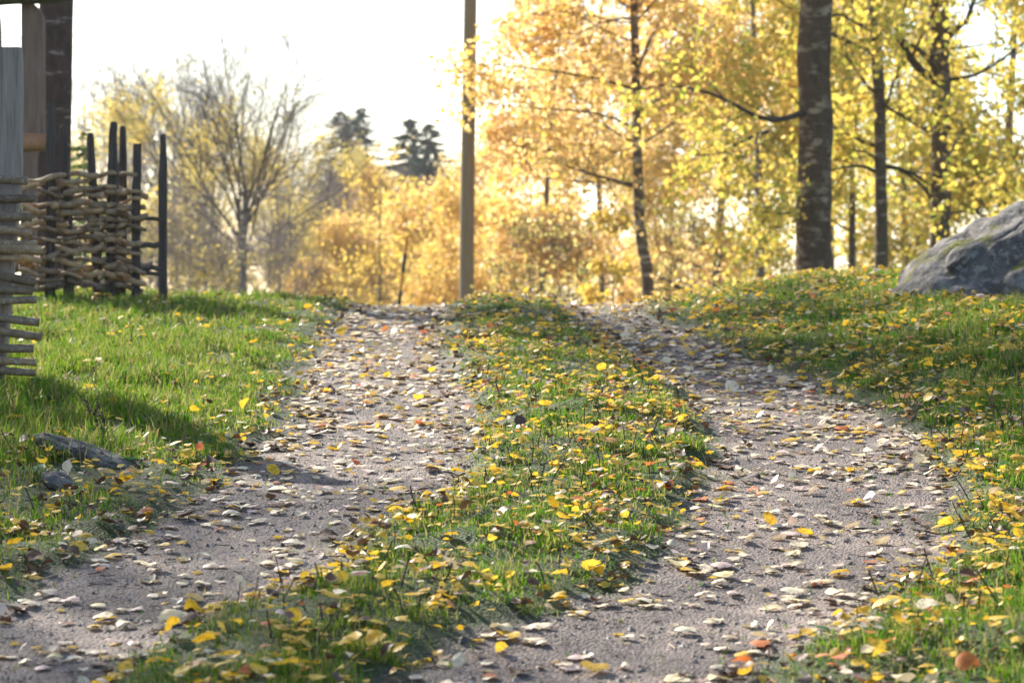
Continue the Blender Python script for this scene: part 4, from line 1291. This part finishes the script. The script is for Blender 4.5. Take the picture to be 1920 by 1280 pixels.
for i, (px_, d_, n_, L_, lab) in enumerate([(75, 10.9, 9, .13, "leafy green weed at the foot of the near fence panel"), (245, 8.75, 7, .07, "small green weed beside the half buried stone slab"),
        (75, 8.3, 8, .08, "bluish green weed left of the small dark stone"), (1740, 11.0, 8, .09, "bluish green weed on the right bank slope above the track bend"), (1600, 12.3, 7, .08, "green weed on the right bank near the boulder's left foot"),
        (330, 12.0, 7, .08, "green weed in the lush grass of the left bank"), (1560, 5.95, 6, .06, "small green weed low at the right track edge"), (1890, 8.6, 7, .08, "green weed at the right edge among yellow leaves")]):
    rosette(600 + i, lab, px_, d_, n_, L_)


def dead_weed(seed, label, px, d, n, L, red=False):
    rng = np.random.default_rng(seed)
    x = (px - 960) / F * d
    b = np.array([x, d, float(gz(x, d))])
    o = empty("dead_weed", b); tag(o, label, "dry plant")
    for k in range(n):
        l = L * rng.uniform(.55, 1.1); ln = rng.normal(size=2) * .3
        u = np.linspace(0, 1, 7)
        P = np.stack([ln[0] * l * u + rng.normal(size=7) * .002, ln[1] * l * u, l * u], 1)
        P[:, :2] += rng.normal(size=2) * .012
        st = link("stem", None, o) if False else None
        v, f = tubes(P[None], np.linspace(.0022, .001, 7)[None], 5)
        Vs = [v]; Fs = [f[0]]; off = len(v)
        so_ = link("stem", build_mesh("stem", v, f, M_stem), o)
        m = 16
        j = rng.uniform(.35, 1, m)
        c = np.stack([np.interp(j, u, P[:, e]) for e in range(3)], 1) + rng.normal(size=(m, 3)) * .004
        sv = (IV[None] * rng.uniform(.0025, .006, (m, 1, 1)) + c[:, None]).reshape(-1, 3)
        sf = (np.arange(m)[:, None, None] * len(IV) + IF[None]).reshape(-1, 3)
        link("seed_head", build_mesh("seed_head", sv, [sf], M_stem), so_)


dead_weed(701, "dark dried dock plant with seed heads in the left grass", 190, 9.05, 4, .17)
dead_weed(702, "dark dry seed stalks standing at the crest left of the utility pole", 836, 17.0, 2, .10)
dead_weed(703, "dark dry seed stalks at the crest where the left bank meets the track", 612, 17.2, 3, .10)


def twiggy(seed, label, px, d, n, L):
    rng = np.random.default_rng(seed)
    x = (px - 960) / F * d
    b = np.array([x, d, float(gz(x, d))])
    o = empty("twiggy_shoot", b); tag(o, label, "twigs")
    for k in range(n):
        l = L * rng.uniform(.5, 1.1); ln = rng.normal(size=2) * .32
        u = np.linspace(0, 1, 7)
        P = np.stack([ln[0] * l * u + .01 * np.sin(u * 7 + k), ln[1] * l * u, l * u], 1); P[:, :2] += rng.normal(size=2) * .04
        v, f = tubes(P[None], np.linspace(.0028, .0012, 7)[None], 5)
        link("twig", build_mesh("twig", v, f, M_stem), o)


twiggy(711, "dark leafless twigs standing at the right edge beside the track", 1890, 9.6, 9, .20)
twiggy(712, "short dark twigs in the grass at the bend of the right bank", 1700, 10.4, 7, .11)
twiggy(713, "dark twig stubs on the middle strip where it is widest", 1130, 10.6, 10, .08)
twiggy(714, "dark twigs on the right bank below the clump of bright leaves", 1830, 7.2, 7, .11)
print("blades", N_BLADES, "leaves", n)

# ------------------------------------------------------------------ the light autumn haze
hz, nt, out = new_mat("haze_air")
pv = nt.nodes.new("ShaderNodeVolumePrincipled")
pv.inputs["Color"].default_value = (.93, .95, 1.0, 1)
pv.inputs["Density"].default_value = 0.0003
pv.inputs["Anisotropy"].default_value = 0.45
nt.links.new(pv.outputs[0], out.inputs["Volume"])
hx, hy0, hy1, hz0, hz1 = 480.0, -90.0, 720.0, -8.0, 18.5
cv = np.array([[sx * hx, yv, zv] for zv in (hz0, hz1) for yv in (hy0, hy1) for sx in (-1, 1)])
cf = np.array([[0, 2, 3, 1], [4, 5, 7, 6], [0, 1, 5, 4], [2, 6, 7, 3], [0, 4, 6, 2], [1, 3, 7, 5]])
ho = link("haze", build_mesh("haze", cv, [cf], hz))
tag(ho, "thin pale autumn haze in the air over the lane", "haze", kind="stuff")
print("TRIS", sum(sum(len(p.vertices) - 2 for p in m.polygons) for m in bpy.data.meshes))
